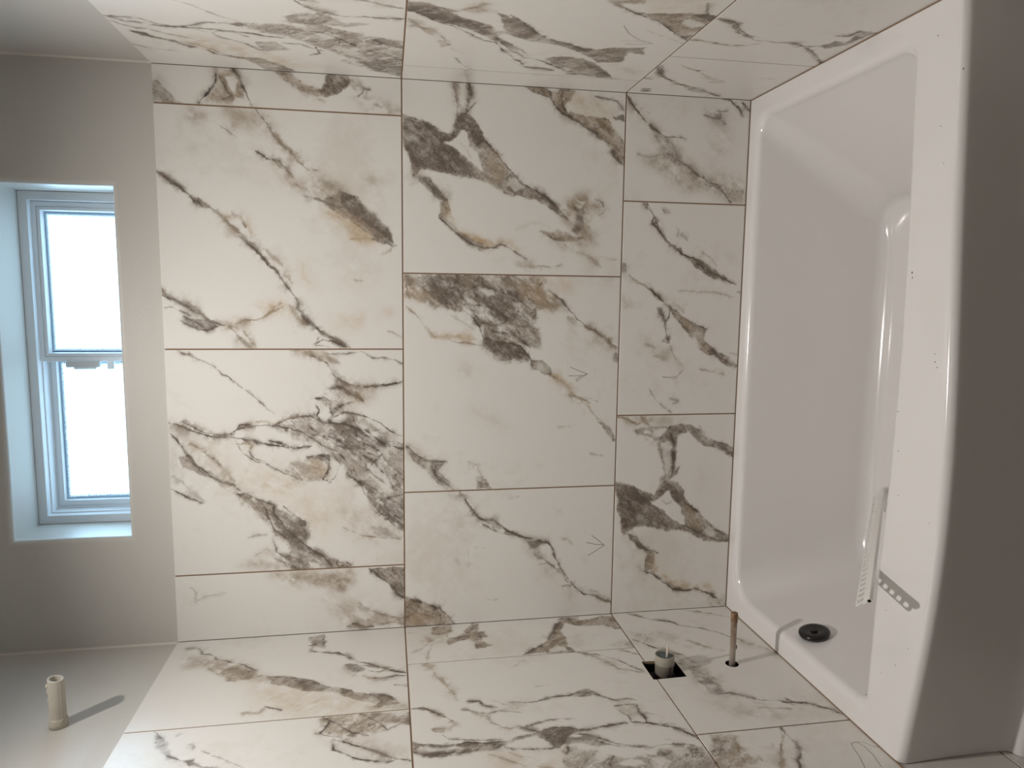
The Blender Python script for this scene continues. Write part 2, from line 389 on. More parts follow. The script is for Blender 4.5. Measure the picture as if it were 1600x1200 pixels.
('back',9,'''L 3 0.75 b 600 1223 594 1253 579 1289 590 1309 602 1300
L 3 0.6 b 585 1304 570 1322 564 1331 566 1378
S 8 0.4 b 603 1241 601 1371 585 1432 569 1384 588 1306
L 4.5 0.75 g 559 1284 545 1314 532 1344 535 1362
L 4 0.7 g 565 1295 556 1331
P 3 0.7 w 558 1340 565 1372 555 1385 535 1362 547 1343
P 3 0.7 w 568 1281 585 1301 570 1325 563 1319
N 5 0.9 g 563 1379 573 1414 571 1450 555 1481 534 1513 510 1551 495 1588 468 1590 480 1564 502 1539 511 1514 523 1483 550 1451 551 1427 540 1409 499 1408 458 1404 435 1403 446 1419 426 1411 406 1391 410 1379 395 1385 390 1364 407 1361 424 1372 465 1364 501 1350 521 1350 535 1362
P 4 0.7 w 518 1359 523 1380 514 1395 482 1395 436 1390 424 1378 465 1369
L 2.6 0.8 d 546 1391 511 1402 470 1400 435 1399 412 1391
L 2 0.7 d 443 1419 423 1402 401 1379
L 3 0.7 d 505 1539 492 1564 480 1589
L 1.4 0.5 d 568 1484 549 1494 540 1503
N 4 0.95 g 403 1221 396 1254 380 1290 358 1345 378 1356 393 1361 404 1385 397 1415 372 1435 346 1442 321 1467 290 1500 259 1526 233 1558 223 1587 204 1588 206 1547 215 1503 231 1471 254 1427 250 1391 261 1348 265 1306 260 1282 244 1259 259 1252 294 1245 324 1230
N 4 0.8 d 400 1224 371 1302 343 1345 313 1370 282 1408 256 1385 268 1306 265 1255 318 1239
N 3 0.65 d 372 1356 398 1385 382 1422 346 1442 332 1415 359 1399 366 1374 349 1354
P 2.5 0.95 w 341 1330 344 1357 368 1380 368 1392 341 1402 323 1425 286 1444 262 1444 282 1408 313 1370
L 1 0.5 p 342 1369 330 1385 335 1400
L 1 0.5 p 318 1400 294 1407
S 5 0.45 o 328 1443 309 1474 272 1507 242 1496 262 1458
P 3 0.6 w 259 1513 246 1539 227 1552 222 1528 235 1508
L 1.8 0.9 d 334 1442 308 1480 271 1513 240 1545 223 1587
L 1.4 0.7 d 256 1452 236 1490 259 1526
L 1.4 0.7 d 230 1502 213 1540 205 1585
L 5 0.85 g 253 1254 240 1277 221 1295 202 1320 186 1339
N 3 0.7 d 249 1271 233 1301 192 1339 200 1308 225 1283
N 4 0.85 b 184 1327 186 1348 159 1355 135 1347 130 1324 160 1325
L 1.2 0.7 d 193 1336 185 1366
S 4 0.9 o 177 1350 140 1359 115 1378 101 1415 81 1453 67 1485 60 1448 77 1404 110 1366 135 1344
N 3 0.6 g 130 1324 123 1353 97 1379 73 1423 62 1460 65 1411 97 1373
L 2 0.9 d 127 1326 114 1354 88 1379 64 1417 59 1454 63 1491 45 1530 28 1565
S 6 0.6 o 69 1488 79 1534 47 1548 59 1510
S 7 0.8 b 20 1543 30 1575 -2 1589 1 1554
L 3 0.3 p 143 1304 131 1320
L 2 0.35 p 104 1318 97 1336
S 14 0.14 b 444 1486 420 1500 373 1496
S 14 0.2 f 125 1532 135 1582 86 1572'''),
('left',0,'''L 2 0.85 d 44 64 64 80 76 80 85 103 111 127 134 165 155 201 192 235
L 5 0.5 p 40 34 44 61 59 81
S 9 0.6 b 81 39 89 88 128 164 157 211 203 240 231 284 249 272 230 214 214 176 179 144 139 95 144 55
N 5 0.6 b 157 139 170 193 209 246 225 213 229 174
L 2 0.7 b 231 185 226 224 216 257
N 5 0.85 g 223 268 225 314 248 367 279 405 302 432 312 468 338 513 352 543 360 568 386 587 393 544 358 494 323 444 307 398 295 352 266 319 260 284
N 3 0.7 d 249 337 250 378 289 411 307 403 296 362
L 1.6 0.85 d 224 273 238 336 255 378 289 411 312 468 338 513 343 543 360 568 386 587
N 4 0.7 g 340 528 354 558 386 587 394 553 394 524 376 548
S 18 0.4 o 253 238 271 290 315 394 362 519 393 544 402 606 415 606 413 449 398 355 323 260
L 2 0.8 d 352 279 369 300 378 320
L 5 0.45 b 376 236 382 274 361 280
L 1.4 0.5 b 153 113 201 154 227 194
S 8 0.5 g 396 510 396 563 393 607 415 606
N 4 0.65 g 24 339 12 383 57 393 93 390 83 361 113 370 99 352 64 360
L 1.6 0.9 d 25 387 69 388 92 384 66 368 75 347
L 1.6 0.9 d 83 361 106 361 117 392 128 431 149 454 174 472
L 2.4 0.8 d 123 431 150 460 176 482 191 510 212 542 237 569 259 608
N 4 0.7 d 188 453 191 478 223 510 235 485 211 463
L 3 0.6 g 199 494 210 531 221 564 239 542 229 516
L 2.4 0.85 d 267 527 271 553 265 579 269 609
L 5 0.5 b 253 501 273 532 282 558
L 2 0.5 g 309 573 319 608
L 6 0.35 b 193 451 227 463 251 490'''),
('left',1,'''L 2.4 0.7 p 418 60 444 81 461 94 476 94
N 5 0.6 p 427 67 454 94 501 118 517 130 515 113 478 84
L 1.8 0.7 d 512 116 529 137 539 160 537 172
N 3 0.8 d 535 155 534 171 551 175 556 168
L 2 0.6 p 550 167 561 194 566 227
L 1.8 0.5 p 504 180 520 197
L 3 0.5 p 477 151 486 161 497 160
L 2 0.4 p 446 115 435 121
L 1.2 0.6 p 525 202 548 240 574 277
M 6 0.9 b 416 412 418 482 419 544 424 608 478 607 463 563 489 544 493 499 507 464 495 432 480 413 451 429
N 4 0.55 g 421 501 433 608 478 607 461 544
P 4 0.7 w 417 563 423 601 441 605 442 582
L 1.6 0.9 d 435 432 466 426 484 414 501 446 499 461
N 3 0.8 d 492 428 496 463 507 462
L 1.4 0.8 d 416 412 455 452 483 481 504 517
L 1.4 0.8 d 420 497 451 535 491 558 462 607
S 14 0.3 b 498 433 509 500 531 545 569 602 597 601 573 536 535 479
L 1.6 0.85 d 507 440 519 465 537 492 562 532 584 562 605 607
L 2 0.85 d 515 440 545 445 567 472 585 502 597 537 599 567 590 579
L 3 0.7 g 546 501 566 536 589 571 602 607'''),
('left',2,'''N 5 0.85 b 17 690 -3 745 45 739 63 720 79 724 79 757 36 786 5 799 8 816 61 807 63 826 96 836 98 812 135 826 142 839 155 796 121 800 98 784 99 755 125 729 109 721 59 725 53 687
L 2 0.8 d 79 724 89 756 67 782 28 801 7 814
L 2 0.4 b 32 617 37 645
L 3 0.4 b 153 627 129 655 93 676 71 667
L 2 0.4 g 213 660 168 667 113 679
S 14 0.3 b 107 638 109 717 70 729 54 692
L 1.8 0.6 d 150 796 113 815 72 815
N 5 0.85 b 51 1037 10 1062 6 1115 29 1114 29 1156 12 1192 22 1226 96 1228 92 1203 62 1182 60 1136 55 1097 34 1072 85 1042 128 1048 167 1043 201 1044 218 1059 209 1000 202 955 208 917 174 956 135 993 92 1017
L 2.4 0.9 d 11 1072 52 1042 102 1018 149 985 178 955 206 917
P 4 0.8 w 188 986 172 1013 181 1035 206 1029 205 987
N 3 0.9 k 176 1039 187 1048 216 1059 209 1035
L 1.6 0.85 d 14 1087 55 1097 66 1135 62 1182 92 1203 103 1225
S 8 0.5 g 190 1167 172 1208 156 1238 214 1227 208 1186
S 20 0.25 b 102 1085 166 1102 201 1077 169 1057
L 1.6 0.3 b 129 1127 122 1154'''),
('left',3,'''L 4 0.6 b 212 641 241 665 283 682 323 699 367 715
L 3 0.7 b 213 651 226 671 250 659
L 1.4 0.35 p 263 878 241 903 237 915
L 2.6 0.35 p 365 915 361 951
L 3 0.3 b 367 715 398 721
L 4 0.55 g 217 1071 250 1106 280 1129 313 1145 328 1178 348 1208
L 1.6 0.7 d 207 1041 234 1110 268 1155 309 1185 343 1210
L 3 0.7 g 216 1172 231 1200 251 1222
S 7 0.4 b 250 1106 271 1143 294 1152 288 1116
L 1.7 0.8 d 425 841 430 878 428 917 415 948 412 984 403 1015 412 1043 433 1066 454 1089
N 4 0.6 g 398 1012 389 1039 418 1056 423 1025 418 997
S 9 0.5 b 425 845 430 878 460 853 464 825
L 2 0.8 d 405 739 410 772 428 779 443 809
N 3 0.7 d 419 773 430 793 443 809 440 787
L 1.8 0.75 d 437 731 454 762 462 788 458 816 464 839 471 863
L 3 0.6 b 437 731 462 761 473 782 502 791 526 824 522 847
L 1.4 0.4 b 411 805 441 838 459 844
L 3 0.75 b 414 632 425 654 448 671 463 692 489 708
L 1.6 0.8 d 415 614 413 641 439 662 458 684 481 707
L 4 0.5 b 504 656 503 676 506 693 490 712
N 3 0.5 b 500 656 504 685 519 683 516 662
L 1.4 0.6 d 526 679 542 690 551 728 557 762 559 801
L 1.4 0.8 d 529 845 519 879 510 917 510 950 513 977
L 2.2 0.85 d 522 847 542 879 551 890 538 929 547 963 558 996 551 1035 548 1064 545 1097 550 1129 566 1160 577 1183 599 1202 621 1229
N 4 0.55 g 521 842 523 878 544 892 539 861
N 5 0.9 g 544 613 560 646 565 705 564 739 568 765 568 812 557 832 552 872 539 911 537 943 549 972 556 993 562 959 574 943 593 929 608 913 595 898 573 890 556 876 566 843 575 811 589 787 593 753 594 715 601 669 592 632 578 612
P 4 0.9 w 560 625 567 663 572 704 580 716 583 678 579 641 571 619
L 2.2 0.9 d 548 613 556 647 564 693 562 727 567 760 569 808
L 2.4 0.9 d 575 612 590 645 591 674 590 711 587 745 589 775 581 806
P 4 0.9 w 588 807 567 830 562 857 571 881 592 899 608 902 609 878 602 845
L 1.6 0.8 d 589 804 598 824 607 861 609 895 605 913
N 5 0.8 d 559 893 546 927 551 962 574 943 598 919 600 906 581 897
L 1.8 0.85 d 591 917 581 945 585 971 596 995 615 1024 626 1052
L 1.8 0.85 d 565 958 577 991 596 1017 614 1042 628 1073 638 1105 633 1143 640 1185 647 1209
N 5 0.6 g 574 943 584 989 615 1024 618 997 598 959 600 932
L 2 0.85 d 478 1082 473 1103 473 1132 502 1127 535 1134 551 1133
S 8 0.5 b 463 1091 469 1133 502 1131 516 1112 503 1083
L 1.6 0.75 d 495 1086 522 1101 545 1097
L 1.6 0.7 d 453 1085 449 1116 457 1138
L 1.2 0.4 p 511 1133 524 1167 538 1180
L 2.4 0.8 d 573 1181 591 1201 615 1214 631 1221
L 1.6 0.6 p 563 1166 564 1194
M 6 0.9 g 627 925 611 955 630 989 647 1010 664 1039 661 1105 637 1123 638 1177 652 1220 707 1226 742 1209 694 904
P 4 0.9 w 641 1016 629 1051 639 1091 651 1105 661 1083 656 1037
P 4 0.9 w 676 1027 671 1045 675 1074 688 1082 692 1051 685 1028
P 4 0.8 w 606 948 606 974 621 996 623 965
P 4 0.8 w 673 1092 674 1122 693 1136 698 1108
P 4 0.7 w 643 1139 649 1181 674 1188 669 1155
L 1.6 0.8 d 633 924 622 935 608 934
S 14 0.25 o 600 752 620 927 694 904 668 775
L 1.6 0.5 b 602 764 635 805 659 834
L 1.4 0.5 b 609 810 626 832 637 863
L 1.6 0.4 b 662 858 676 909'''),
('left',5,'''L 2 0.75 g 14 1457 21 1492 41 1521 60 1541 74 1566
L 2 0.8 d 6 1279 25 1301 48 1320 61 1353 76 1379 104 1400 117 1422 130 1448 148 1472 166 1495 188 1507 207 1529
L 3 0.5 b 12 1272 19 1298 42 1313
S 9 0.45 b 206 1524 224 1551 248 1565 289 1586 313 1581 284 1554 238 1526
L 2 0.6 b 211 1527 240 1543 257 1569 298 1590
L 5 0.6 b 193 1375 209 1395 229 1412 248 1425
L 1.6 0.4 b 248 1425 266 1459
S 12 0.5 g 124 1247 131 1294 166 1285 197 1256 177 1234
L 3 0.5 g 137 1274 173 1270 197 1252
L 2.4 0.85 d 158 1227 178 1242 202 1259 222 1277 238 1297 257 1318 268 1335
S 10 0.4 b 126 1323 179 1368 201 1341 162 1313
L 3 0.6 g 257 1318 285 1340 311 1350 312 1362 306 1398
L 2 0.75 d 312 1308 331 1329 335 1360
S 9 0.6 g 230 1300 293 1337 320 1358 367 1369 391 1382 425 1374 452 1368 472 1343 459 1326 424 1319 358 1309 288 1306
N 4 0.55 d 403 1321 401 1354 424 1366 451 1361 459 1372 468 1345 453 1329 425 1327
N 4 0.5 g 338 1326 363 1343 389 1367 404 1376 400 1346 381 1319
L 2.6 0.85 d 462 1344 460 1376 472 1393 488 1412 503 1434 511 1461 520 1490 526 1509 537 1532
L 3 0.6 d 508 1497 522 1504 526 1506
L 2.5 0.5 g 459 1372 470 1402 500 1424
S 14 0.45 b 519 1339 512 1373 540 1395 564 1390 558 1356
S 14 0.4 b 539 1426 556 1461 577 1475 582 1435 562 1417
L 1.4 0.4 p 513 1402 514 1429 524 1453
L 5 0.4 b 529 1402 541 1443 548 1485
S 20 0.2 b 474 1297 493 1333 502 1307'''),
('left',5,'''L 2.6 0.9 d 519 1476 526 1502 530 1529 542 1547 560 1565 574 1582 591 1592
L 1.6 0.7 d 512 1495 524 1510 529 1537'''),
('left',6,'''M 6 0.85 b 619 1252 621 1299 646 1304 677 1299 702 1299 735 1294 723 1216 674 1219
L 2.4 0.75 b 635 1300 666 1294 689 1279 704 1284 728 1282
N 4 0.5 g 627 1248 638 1284 677 1271 683 1242 657 1237
L 3 0.7 b 620 1419 646 1405 679 1382 743 1347
L 3 0.7 b 615 1420 632 1421 651 1406'''),
('left',6,'''L 2 0.9 d 615 1422 642 1419 657 1420 673 1419 692 1416 706 1410 723 1395 747 1383
N 3 0.6 g 657 1420 669 1426 693 1419 687 1412
L 1.6 0.5 b 722 1301 702 1321 716 1320
L 4 0.3 b 683 1355 661 1374
A 0.8 0.75 d 768 1517 734 1529 696 1537 690 1541 687 1554 704 1562 734 1561 771 1552
A 0.8 0.6 d 687 1554 692 1571 708 1580 713 1597'''),
('left',4,'''N 5 0.6 g 620 1035 630 1098 669 1182 717 1180 691 1012'''),
('left',7,'''S 8 0.6 b 792 1682 783 1752 791 1766 804 1734'''),
('right',0,'''L 1.6 0.85 d 316 -8 298 20 284 35 288 57 276 81 272 108 276 138 294 171 312 199 318 237 308 263 309 297
L 1.6 0.85 d 311 2 311 40 308 71 285 96 273 125 272 165 272 207 268 247 262 280 250 312 251 347
L 3 0.8 g 288 1 263 21 250 45 249 69 230 96 211 125 191 154
L 2 0.9 d 228 25 214 50 199 66 185 97 156 119 145 134
N 3 0.7 d 228 25 227 50 198 64 200 41
N 3 0.7 d 189 85 186 101 171 93
N 3 0.6 g 162 116 149 140 139 124
L 2 0.6 b 183 117 162 147 133 176 103 206 83 221
L 2.4 0.85 d 130 162 104 179 96 209 87 240 85 268 52 296 11 340
N 4 0.7 g 85 230 93 269 62 307 4 344 6 275 51 253
L 3 0.4 g 138 1 117 34 107 75
S 12 0.35 o 220 106 218 161 181 239 100 336 56 429 34 328 91 222 147 143
L 2 0.4 b 267 156 251 193 216 211
L 1.6 0.7 d 244 192 267 214 262 246 241 268
L 2 0.75 d 233 198 218 220 198 251 161 276 159 298
M 5 0.9 g 317 249 321 299 332 350 328 391 347 368 370 371 398 399 412 440 398 479 368 469 349 434 325 462 315 500 298 543 279 607 18 613 43 569 52 528 87 499 111 462 144 473 181 438 228 397 259 357 276 316 293 277
P 4 0.7 w 342 372 359 398 331 403 317 381
P 4 0.6 w 388 454 380 474 349 463 352 447
P 4 0.6 w 290 412 304 447 270 471 263 436
P 4 0.7 w 129 472 148 492 91 519 86 494
P 5 0.5 w 210 440 194 499 141 530 161 483
L 2.4 0.9 d 295 525 262 560 234 608
L 2 0.85 d 304 388 300 430 270 471 224 505 190 550 158 610
L 2 0.85 d 217 342 217 378 194 398 178 424
L 2 0.8 d 203 408 161 413 141 388
N 4 0.7 d 118 496 145 550 95 611 12 613 48 548
N 4 0.5 g 210 280 220 325 176 346 161 308 177 283
L 2.4 0.85 d 470 395 443 411 427 433 416 456 405 483 413 524 412 561 419 605
L 4 0.5 g 461 402 427 433 403 475
L 1.6 0.7 d 493 508 489 538 481 569 472 604
L 4 0.5 g 472 407 470 433
L 1.2 0.5 p 424 169 404 198 372 221 345 246 332 268
N 5 0.5 g 375 368 404 399 402 443 371 486 376 536 350 493 348 430 342 372'''),
('right',2,'''S 10 0.3 p 115 746 113 779 19 790 13 761
L 2 0.3 p 110 763 7 783'''),
('right',3,'''N 5 0.93 g 508 608 509 638 494 674 478 706 467 739 435 761 415 787 385 801 390 824 438 807 478 792 461 826 424 862 396 886 363 928 343 969 322 1011 314 1045 334 1070 350 1144 306 1160 314 1120 249 1125 230 1075 258 1050 304 1000 337 940 342 893 362 854 376 822 352 806 322 836 285 873 264 887 287 846 324 810 360 780 387 748 401 718 407 685 437 651 456 627 464 610
N 4 0.7 d 499 617 488 670 455 708 415 754 370 793 389 757 414 689 448 646 470 614
P 3 0.95 w 467 700 477 729 471 756 458 781 425 804 400 809 418 782 433 752 452 722
S 6 0.8 b 486 719 514 742 532 753 524 767 496 766 488 785 477 760 478 733
L 2.4 0.8 b 487 723 510 751 529 762
L 1.8 0.9 d 477 815 436 855 391 893 358 935 338 980 296 1034
L 1.6 0.85 d 469 609 453 641 411 675 393 714 361 751 326 785 317 811
L 2.4 0.85 d 317 811 262 840 205 877 160 913 158 947 148 983
L 2 0.9 d 352 806 280 848 232 888 223 922 190 968 146 1018 124 1047
P 3 0.7 w 387 734 365 770 336 798 350 762
N 5 0.75 g 235 941 252 981 251 1030 228 1064 166 1111 120 1144 118 1108 126 1059 128 1023 166 1025 192 979
N 3 0.8 d 246 1032 220 1067 133 1134 145 1100 192 1063
P 4 0.6 w 172 967 161 1003 141 1037 126 1012
L 3 0.4 b 116 1145 121 1167
L 4 0.55 b 423 615 378 640 364 669 322 696 274 710
N 4 0.5 b 378 637 358 669 328 691 342 661
N 4 0.6 b 305 685 310 709 282 714 262 693
L 1.6 0.35 b 259 711 228 750
L 1.2 0.5 d 199 732 144 754 113 779
L 4 0.4 p 417 615 389 630 374 621
N 4 0.8 b 591 985 605 1056 584 1059 582 1019 557 1032 540 1066 540 1094 558 1162 562 1198 555 1225 517 1218 460 1224 423 1215 451 1183 494 1136 523 1096 539 1057 560 1022
N 3 0.85 k 550 1170 562 1198 558 1221 530 1218 543 1192
P 4 0.8 w 532 1168 526 1200 505 1219 482 1200 501 1172
L 2 0.85 d 574 1008 548 1045 517 1098 494 1136 445 1185 417 1218
L 1.8 0.6 d 609 1178 563 1202
S 12 0.3 o 605 1052 630 1176 567 1195 547 1096
L 1.6 0.35 b 450 1113 427 1167 395 1217
A 0.8 0.8 d 471 1057 430 1082 399 1116 382 1153 367 1117 369 1095
A 0.7 0.5 d 385 1080 390 1109 385 1137
N 3 0.5 g 340 1121 350 1144 306 1160 309 1137
S 10 0.3 b 223 1122 184 1193 155 1192'''),
('right',5,'''L 3 0.8 g 213 1225 215 1237 177 1252 148 1279 104 1325 85 1366 65 1409 43 1443 22 1488
L 1.8 0.9 d 206 1233 162 1263 119 1307 93 1358 65 1409 32 1460 21 1483
N 4 0.8 d 227 1217 237 1228 193 1248 183 1241
N 4 0.7 d 50 1250 55 1271 18 1282 22 1257
L 3 0.5 g 134 1214 133 1247
N 4 0.5 g 105 1330 83 1401 44 1448 43 1396
L 1.8 0.6 b 260 1260 229 1304 220 1334 231 1350
N 2 0.6 g 225 1322 227 1331 212 1335
L 2 0.45 b 226 1326 172 1388 157 1440
L 3 0.35 b 140 1404 144 1441
L 1 0.25 b 198 1507 192 1560'''),
('right',6,'''L 2 0.85 b 421 1226 420 1254 411 1291 406 1327 416 1360 434 1383
L 3 0.7 g 544 1228 529 1261 512 1287 482 1312 464 1344 440 1380
N 4 0.6 g 549 1225 539 1256 535 1289 507 1290 478 1323 486 1301 525 1268
L 1.6 0.8 d 544 1226 543 1250 527 1279 498 1303 465 1348
L 2.4 0.85 b 448 1357 448 1386 447 1424 449 1452 437 1488
L 1.6 0.8 d 447 1424 446 1458 435 1494 441 1519 454 1540
L 2.6 0.85 d 431 1492 417 1520 376 1561 335 1598
N 4 0.5 g 438 1492 406 1537 344 1586 392 1536
N 4 0.85 d 453 1531 480 1538 472 1562 492 1567 521 1557 540 1562 542 1598 525 1577 494 1576 462 1578 438 1556 435 1528
L 2 0.85 d 507 1519 512 1544 540 1548 545 1573 539 1605
P 3 0.7 w 521 1557 532 1568 518 1573
S 14 0.25 b 411 1558 430 1581 362 1601
S 14 0.25 b 300 1308 302 1353 269 1338''')]
TILES = {
 'back': [(1.4113,1.505,ZT,0),(.7973,1.4113,ZT,0),(.1863,.7973,ZT,0),(0,.1863,ZT,0),
          (1.0025,1.505,0,Z2),(.3955,1.0025,0,Z2),(0,.3955,0,Z2),
          (1.2132,1.505,Z2,ZR),(.6035,1.2132,Z2,ZR),(0,.6035,Z2,ZR)],
 'left': [(0,.4166,ZT,0),(.4166,1.03,ZT,0),(0,.2126,0,Z2),(.2126,.826,0,Z2),(.826,1.03,0,Z2),(0,.6108,Z2,-1.226),(.6108,1.03,Z2,-1.226),(.6108,1.03,-1.226,-1.44)],
 'right':[(0,.61,ZT,0),(.61,1.03,ZT,0),(0,.1088,0,Z2),(.1088,.722,0,Z2),(.722,1.03,0,Z2),(0,.309,Z2,-1.226),(.309,.922,Z2,-1.226),(.922,1.03,Z2,-1.226),(.309,1.03,-1.226,-1.44)],
}
RG = np.random.default_rng(7)
def _up(g, h, w):
    gh, gw = g.shape
    y = np.linspace(0, gh-1.001, h); x = np.linspace(0, gw-1.001, w)
    y0 = y.astype(int); x0 = x.astype(int); fy = (y-y0)[:,None]; fx = (x-x0)[None,:]
    fy = fy*fy*(3-2*fy); fx = fx*fx*(3-2*fx)
    a = g[y0][:,x0]; b = g[y0][:,x0+1]; c = g[y0+1][:,x0]; d = g[y0+1][:,x0+1]
    return ((a*(1-fx)+b*fx)*(1-fy)+(c*(1-fx)+d*fx)*fy).astype(np.float32)
def fbm(h, w, cell, octv, gain=.5):
    o = np.zeros((h, w), np.float32); amp = 1.0; tot = 0
    for k in range(octv):
        c = max(cell/2**k, 1.5)
        o += amp*_up(RG.standard_normal((int(h/c)+3, int(w/c)+3)).astype(np.float32), h, w); tot += amp*amp; amp *= gain
    return o/np.sqrt(tot)
def fbm_rot(h, w, cell, octv, gain, ang, asp):
    # noise drawn out along the direction the veins run
    ca, sa = math.cos(ang), math.sin(ang); R = int(math.hypot(h, w))+4
    yy, xx = np.mgrid[0:h, 0:w].astype(np.float32); xx -= w/2; yy -= h/2
    u = (xx*ca+yy*sa)/asp; v = -xx*sa+yy*ca; out = np.zeros((h, w), np.float32); amp = 1; tot = 0
    for k in range(octv):
        c = max(cell/2**k, 1.2); g = RG.standard_normal((int(R/c)+6, int(R/asp/c)+6)).astype(np.float32)
        a = (v+R/2)/c+1; b = (u+R/2/asp)/c+1; i = a.astype(int); j = b.astype(int); fa = a-i; fb = b-j
        fa = fa*fa*(3-2*fa); fb = fb*fb*(3-2*fb)
        out += amp*((g[i, j]*(1-fb)+g[i, j+1]*fb)*(1-fa)+(g[i+1, j]*(1-fb)+g[i+1, j+1]*fb)*fa); tot += amp*amp; amp *= gain
    return out/np.sqrt(tot)
COL = {'d': (94,83,74), 'g': (144,132,119), 'b': (152,136,117), 'o': (190,167,137), 'f': (203,195,182), 'w': (230,227,222), 'k': (64,57,53), 'p': (142,134,126)}
BASE = np.array((230,227,222), np.float32)
def lin(c): 
    c = np.asarray(c, np.float32)/255; return np.where(c <= .04045, c/12.92, ((c+.055)/1.055)**2.4)
def paint(w):
    Wd = int(WALLW[w]*PXM); Hd = int((ZT-ZB)*PXM)
    img = np.empty((Hd, Wd, 3), np.float32); img[:] = BASE
    f1 = fbm(Hd, Wd, 90, 5); f2 = fbm(Hd, Wd, 90, 5)         # warps
    f3 = fbm(Hd, Wd, 14, 4); f4 = fbm(Hd, Wd, 14, 4)
    n1 = fbm(Hd, Wd, 30, 5, .65); n2 = fbm(Hd, Wd, 10, 3, .7); n3 = fbm(Hd, Wd, 260, 4)
    an = {'back': 2.25, 'left': 2.25, 'right': .9}[w]
    rid = np.maximum(np.exp(-(fbm_rot(Hd, Wd, 22, 4, .5, an, 2.4)/.075)**2), .6*np.exp(-(fbm_rot(Hd, Wd, 13, 3, .5, an+.35, 1.8)/.08)**2))   # thin network lines
    n3b = fbm(Hd, Wd, 22, 3, .6)
    fg = fbm(Hd, Wd, 3.2, 2, .8)
    web = np.exp(-(fbm_rot(Hd, Wd, 44, 5, .5, an, 2.2)/.07)**2)
    n4 = fbm_rot(Hd, Wd, 16, 5, .7, an, 2.8)
    gr = np.clip(RG.standard_normal((Hd, Wd)).astype(np.float32), -2, 2)
    # very soft cloudiness of the white ground
    cl = np.clip(n3*.5+n1*.25-.35, 0, 1)[..., None]
    img += cl*(np.array(COL['f'], np.float32)-BASE)*.35
    for gw, rect, txt in VEINS:
        if gw != w: continue
        tx0, tx1, tz0, tz1 = TILES[w][rect]
        X0, X1, Y0, Y1 = int(tx0*PXM), int(tx1*PXM)+1, int((ZT-tz0)*PXM), int((ZT-tz1)*PXM)+1
        for ln in txt.split('\n'):
            it = ln.split(); kind = it[0]; wd, al, col = float(it[1]), float(it[2]), it[3]
            cp = np.array([float(v) for v in it[4:]], np.float32).reshape(-1, 2)
            pad = wd*3+14
            x0 = max(X0, int(cp[:,0].min()-pad)); x1 = min(X1, Wd, int(cp[:,0].max()+pad)); y0 = max(Y0, int(cp[:,1].min()-pad)); y1 = min(Y1, Hd, int(cp[:,1].max()+pad))
            if x1 <= x0 or y1 <= y0: continue
            yy, xx = np.mgrid[y0:y1, x0:x1].astype(np.float32)
            sl = (slice(y0, y1), slice(x0, x1))
            if kind != 'A':
                ka = 2.2 if kind == 'L' else 2.5; kb = 1.1 if kind == 'L' else 1.8
                xx = xx+f1[sl]*ka+f3[sl]*kb; yy = yy+f2[sl]*ka+f4[sl]*kb
            closed = kind in ('P', 'N', 'S', 'M')
            q = np.vstack([cp, cp[:1]]) if closed else cp
            dm = np.full(xx.shape, 1e9, np.float32); tt = np.zeros_like(dm); ins = np.zeros(xx.shape, bool)
            L = np.r_[0, np.cumsum(np.hypot(*np.diff(q, axis=0).T))]
            for k in range(len(q)-1):
                ax_, ay_ = q[k]; bx_, by_ = q[k+1]; dx, dy = bx_-ax_, by_-ay_; l2 = dx*dx+dy*dy+1e-6
                t = np.clip(((xx-ax_)*dx+(yy-ay_)*dy)/l2, 0, 1)
                d = np.hypot(xx-ax_-t*dx, yy-ay_-t*dy); m = d < dm
                dm = np.where(m, d, dm); tt = np.where(m, L[k]+t*(L[k+1]-L[k]), tt)
                if closed:
                    c = (ay_ > yy) != (by_ > yy)
                    if abs(dy) > 1e-6: ins ^= c & (xx < dx*(yy-ay_)/dy+ax_)
            C = np.array(COL[col], np.float32)
            if kind == 'N' and col in 'dk': al *= .7
            if kind == 'L':                                   # wandering vein, tapering ends, soft halo
                tn = tt/L[-1]; tap = np.clip(np.minimum(tn, 1-tn)*8+.45, 0, 1)
                ww = wd*tap*np.clip(1+.6*n1[sl], .3, 2.1)*1.15
                a = np.exp(-(dm/ww)**2)*np.clip(.66+.30*n4[sl]+.12*n2[sl], .12, 1)+.24*np.exp(-(dm/(ww*2.4+1.5))**2)*np.clip(.8+.6*n1[sl], 0, 1.5)
                if wd > 1.5:                                  # fine threads running along the vein
                    a += .42*np.exp(-((dm-ww*(.55+.45*n3b[sl]))/.75)**2)*np.clip(.3+.8*n4[sl], 0, 1)
                a *= al
            elif kind == 'A':                                 # pencil mark
                a = al*np.exp(-(dm/wd)**2)
            elif kind == 'M':                                 # cloudy body broken by a web of veinlets and pale pockets
                sd = np.where(ins, dm, -dm)+5*n1[sl]
                m0 = 1/(1+np.exp(-np.clip(sd/3.0, -30, 30)))*min(al, 1)
                a = m0*al*np.clip(.60+.30*n4[sl]+.16*n1[sl]+.06*fg[sl], .06, .95)
            elif kind == 'S':                                 # soft smear
                sd = np.where(ins, dm, -dm)
                a = al/(1+np.exp(-np.clip(sd/(wd*.8), -30, 30)))*np.clip(.72+.32*n1[sl]+.22*n4[sl]+.08*n2[sl], 0, 1.25)
            else:                                             # P plain vein body, N netted / granular body
                sd = np.where(ins, dm, -dm)
                a = 1/(1+np.exp(-np.clip(sd/max(wd*.35, .5), -30, 30)))
                a = a*al*(1.08 if col == 'w' else np.clip(.86+.20*n1[sl]+.14*n4[sl], .3, 1.15))
            a = np.clip(a, 0, .97)[..., None]
            img[sl] += (C-img[sl])*a
